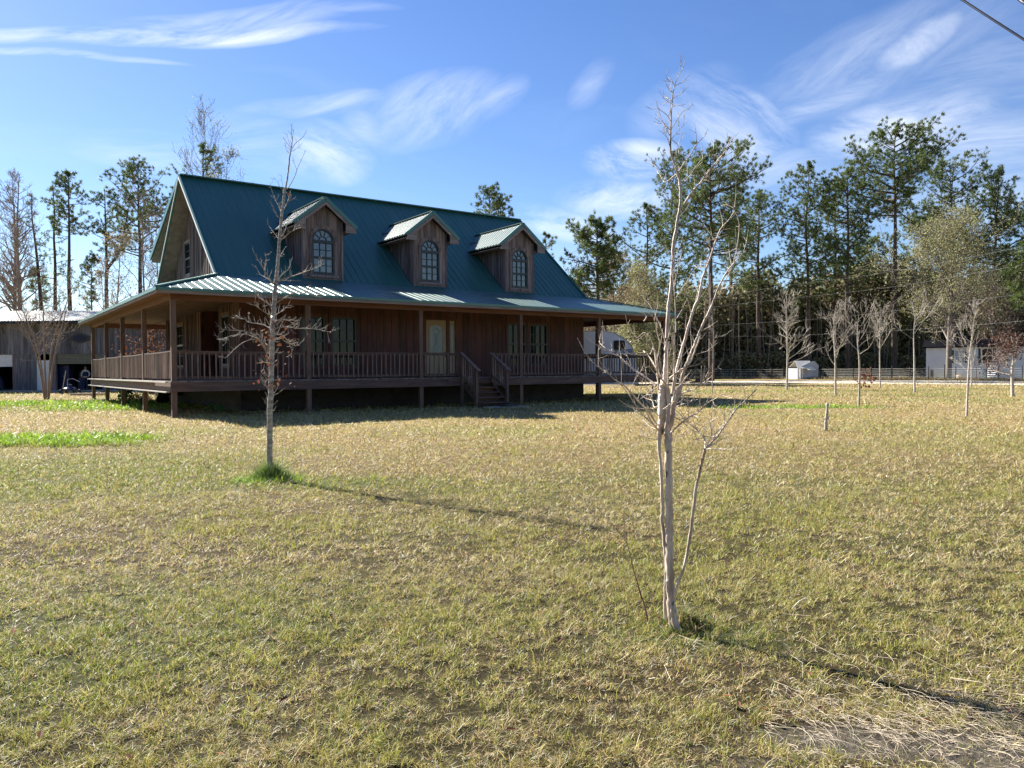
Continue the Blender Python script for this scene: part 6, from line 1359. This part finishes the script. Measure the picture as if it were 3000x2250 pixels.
mb = MB(); rng = np.random.default_rng(3); n = 40; th = rng.uniform(0, 6.28, n)
tube(mb, [(-.3, .2, 0), (-.3, .2, .4), (-.25, .2, .8), (-.2, .2, 1.1)], [.5, .55, .42, .2], 12); obj('tarpaulin', mb, M['navy'], t, True)
t = empty('garden_cart', h2w(2.2, 11.6), YAW, 'small dark cart with a black wheel under the rear of the side porch', 'cart'); mb = MB(); box(mb, -.5, .5, -.3, .3, .35, .62); obj('tray', mb, M['black'], t)
for sy in (-1, 1): mb = MB(); tube(mb, [(-.25, sy * .34, .2), (-.25, sy * .42, .2)], .2, 14); obj('wheel', mb, M['rubber'], t)
mb = MB(); tube(mb, [(.5, 0, .45), (1.1, 0, .75)], .025, 6); obj('handle', mb, M['steel'], t)

# ------------------------------------------------------------------ person in the barn bay: hands in pockets, dark vest over a pale shirt
def skin_mesh(name, verts, edges, radii, m_, parent, sub=2):
    me = bpy.data.meshes.new(name); me.from_pydata([tuple(v) for v in verts], edges, []); o = bpy.data.objects.new(name + '_b', me); COL.objects.link(o)
    sk = o.modifiers.new('s', 'SKIN'); sk.use_smooth_shade = True; sv = me.skin_vertices[0].data
    for i, r in enumerate(radii): sv[i].radius = r if isinstance(r, tuple) else (r, r); sv[i].use_root = (i == 0)
    sb = o.modifiers.new('u', 'SUBSURF'); sb.levels = sub; sb.render_levels = sub
    dg = bpy.context.evaluated_depsgraph_get(); me2 = bpy.data.meshes.new_from_object(o.evaluated_get(dg)); bpy.data.objects.remove(o)
    r = obj(name, me2, m_, parent); return r
per = empty('person', (bx(247.5), BY + .15, .10), math.radians(0), 'person in dark vest over pale shirt, hands at the hips, inside the barn bay', 'person')
HT = 1.78
vb = [(0, 0, .98), (0, 0, 1.14), (0, 0, 1.33), (0, .0, 1.47), (0, -.005, 1.54), (0, -.01, 1.60), (0, -.02, 1.665), (0, -.01, 1.73)]
eb = [(i, i + 1) for i in range(7)]; rb = [(.15, .105), (.14, .10), (.165, .11), (.10, .075), (.052, .055), (.066, .078), (.076, .092), (.060, .070)]
def chain(pts, rs, fromi):
    prev = fromi
    for p, r in zip(pts, rs): vb.append(p); rb.append(r); eb.append((prev, len(vb) - 1)); prev = len(vb) - 1
    return prev
for s in (-1, 1):
    chain([(s * .10, 0, .90), (s * .12, -.01, .52), (s * .13, .01, .10), (s * .14, -.12, .04)], [.09, .062, .043, (.045, .032)], 0)
    k = chain([(s * .19, 0, 1.42), (s * .31, .03, 1.18), (s * .235, -.09, .99), (s * .20, -.12, .955)], [.055, .042, .032, (.040, .022)], 3)
    for f in range(4): chain([(s * (.165 - .004 * f), -.135 + .014 * f, .945 - .012 * f), (s * (.135 - .002 * f), -.135 + .014 * f, .915 - .012 * f), (s * .12, -.13 + .014 * f, .885 - .012 * f)], [.010, .009, .008], k)
    chain([(s * .185, -.155, .965), (s * .16, -.165, .955)], [.011, .009], k)
skin_mesh('body', vb, eb, rb, M['skin'], per)
def cloth(name, v, e, r, m_): return skin_mesh(name, v, e, r, m_, per, 2)
cloth('trousers', [(0, 0, 1.0), (-.10, 0, .90), (-.12, -.01, .52), (-.13, .01, .09), (.10, 0, .90), (.12, -.01, .52), (.13, .01, .09)], [(0, 1), (1, 2), (2, 3), (0, 4), (4, 5), (5, 6)], [(.165, .12), .105, .082, .07, .105, .082, .07], M['jeans'])
cloth('shirt', [(0, 0, 1.36), (0, 0, 1.47), (-.19, 0, 1.42), (-.31, .03, 1.18), (-.25, -.075, 1.02), (.19, 0, 1.42), (.31, .03, 1.18), (.25, -.075, 1.02), (0, 0, 1.06)], [(0, 1), (1, 2), (2, 3), (3, 4), (1, 5), (5, 6), (6, 7), (0, 8)], [(.168, .115), (.11, .085), .072, .062, .047, .072, .062, .047, (.15, .11)], M['shirt'])
cloth('vest', [(0, .004, .99), (0, .004, 1.16), (0, .004, 1.34), (-.10, .004, 1.46), (.10, .004, 1.46)], [(0, 1), (1, 2), (2, 3), (2, 4)], [(.205, .150), (.200, .145), (.215, .150), (.085, .10), (.085, .10)], M['vest'])
cloth('hair', [(0, .01, 1.70), (0, .012, 1.745), (0, .02, 1.765)], [(0, 1), (1, 2)], [(.078, .085), (.074, .080), (.05, .055)], M['hair'])
mb = MB()
for s in (-1, 1): tube(mb, [(s * .028, -.095, 1.675), (s * .028, -.108, 1.675)], [.010, .006], 8); tube(mb, [(s * .078, .0, 1.64), (s * .086, .0, 1.665), (s * .080, .0, 1.69)], [.010, .018, .010], 6)
tube(mb, [(0, -.09, 1.675), (0, -.122, 1.645), (0, -.10, 1.635)], [.010, .015, .010], 6); tube(mb, [(-.025, -.098, 1.605), (0, -.106, 1.602), (.025, -.098, 1.605)], [.004, .007, .004], 6); obj('face_features', mb, M['skin'], per, True)
for s in (-1, 1): mb = MB(); tube(mb, [(s * .135, .07, .045), (s * .14, -.02, .05), (s * .145, -.14, .035), (s * .145, -.19, .03)], [.042, .05, .045, .03], 8); obj('shoe', mb, M['black'], per, True)

# ------------------------------------------------------------------ power lines
def cable(name, pts, r, label, m_, group=None):
    P = smooth_path([at(px, py, Y) for px, py, Y in pts], 40); o = P[0].copy(); mb = MB(); tube(mb, P - o, r, 5); t = obj(name, mb, M[m_], None, True, loc=o); tag(t, label, 'cable', group)
GW = 'power lines crossing before the wood'
cable('power_line', [(1880, 908, 66), (2100, 873, 62), (2250, 845, 59), (2611, 796, 53), (3000, 722, 46), (3200, 680, 43)], .0065, 'topmost of the four thin power lines crossing the wood', 'wire_lt', GW)
cable('power_line', [(1880, 925, 66), (2070, 902, 62), (2250, 881, 59), (2611, 841, 53), (3000, 775, 46), (3200, 738, 43)], .0065, 'second highest of the four thin power lines crossing the wood', 'wire_lt', GW)
cable('power_line', [(1880, 975, 66), (2095, 954, 62), (2250, 944, 59), (2500, 925, 55), (3000, 860, 46), (3200, 828, 43)], .0065, 'third power line down, just above the tops of the young trees', 'wire_lt', GW)
cable('power_line', [(1900, 985, 66), (2025, 982, 64), (2250, 985, 59), (2630, 968, 53), (3000, 940, 46), (3200, 915, 43)], .0065, 'lowest of the power lines, crossing the middle of the young trees', 'wire_lt', GW)
cable('overhead_cable', [(2700, -75, 9.6), (2812, -5, 9.2), (2900, 52, 8.9), (3000, 116, 8.6), (3140, 208, 8.2)], .0135, 'black twisted cable crossing the upper right corner of the sky', 'wire')
cable('overhead_cable', [(2950, -40, 8.6), (2985, -4, 8.5), (3010, 14, 8.4), (3080, 66, 8.2)], .02, 'short piece of thick cable in the extreme upper right corner', 'wire')
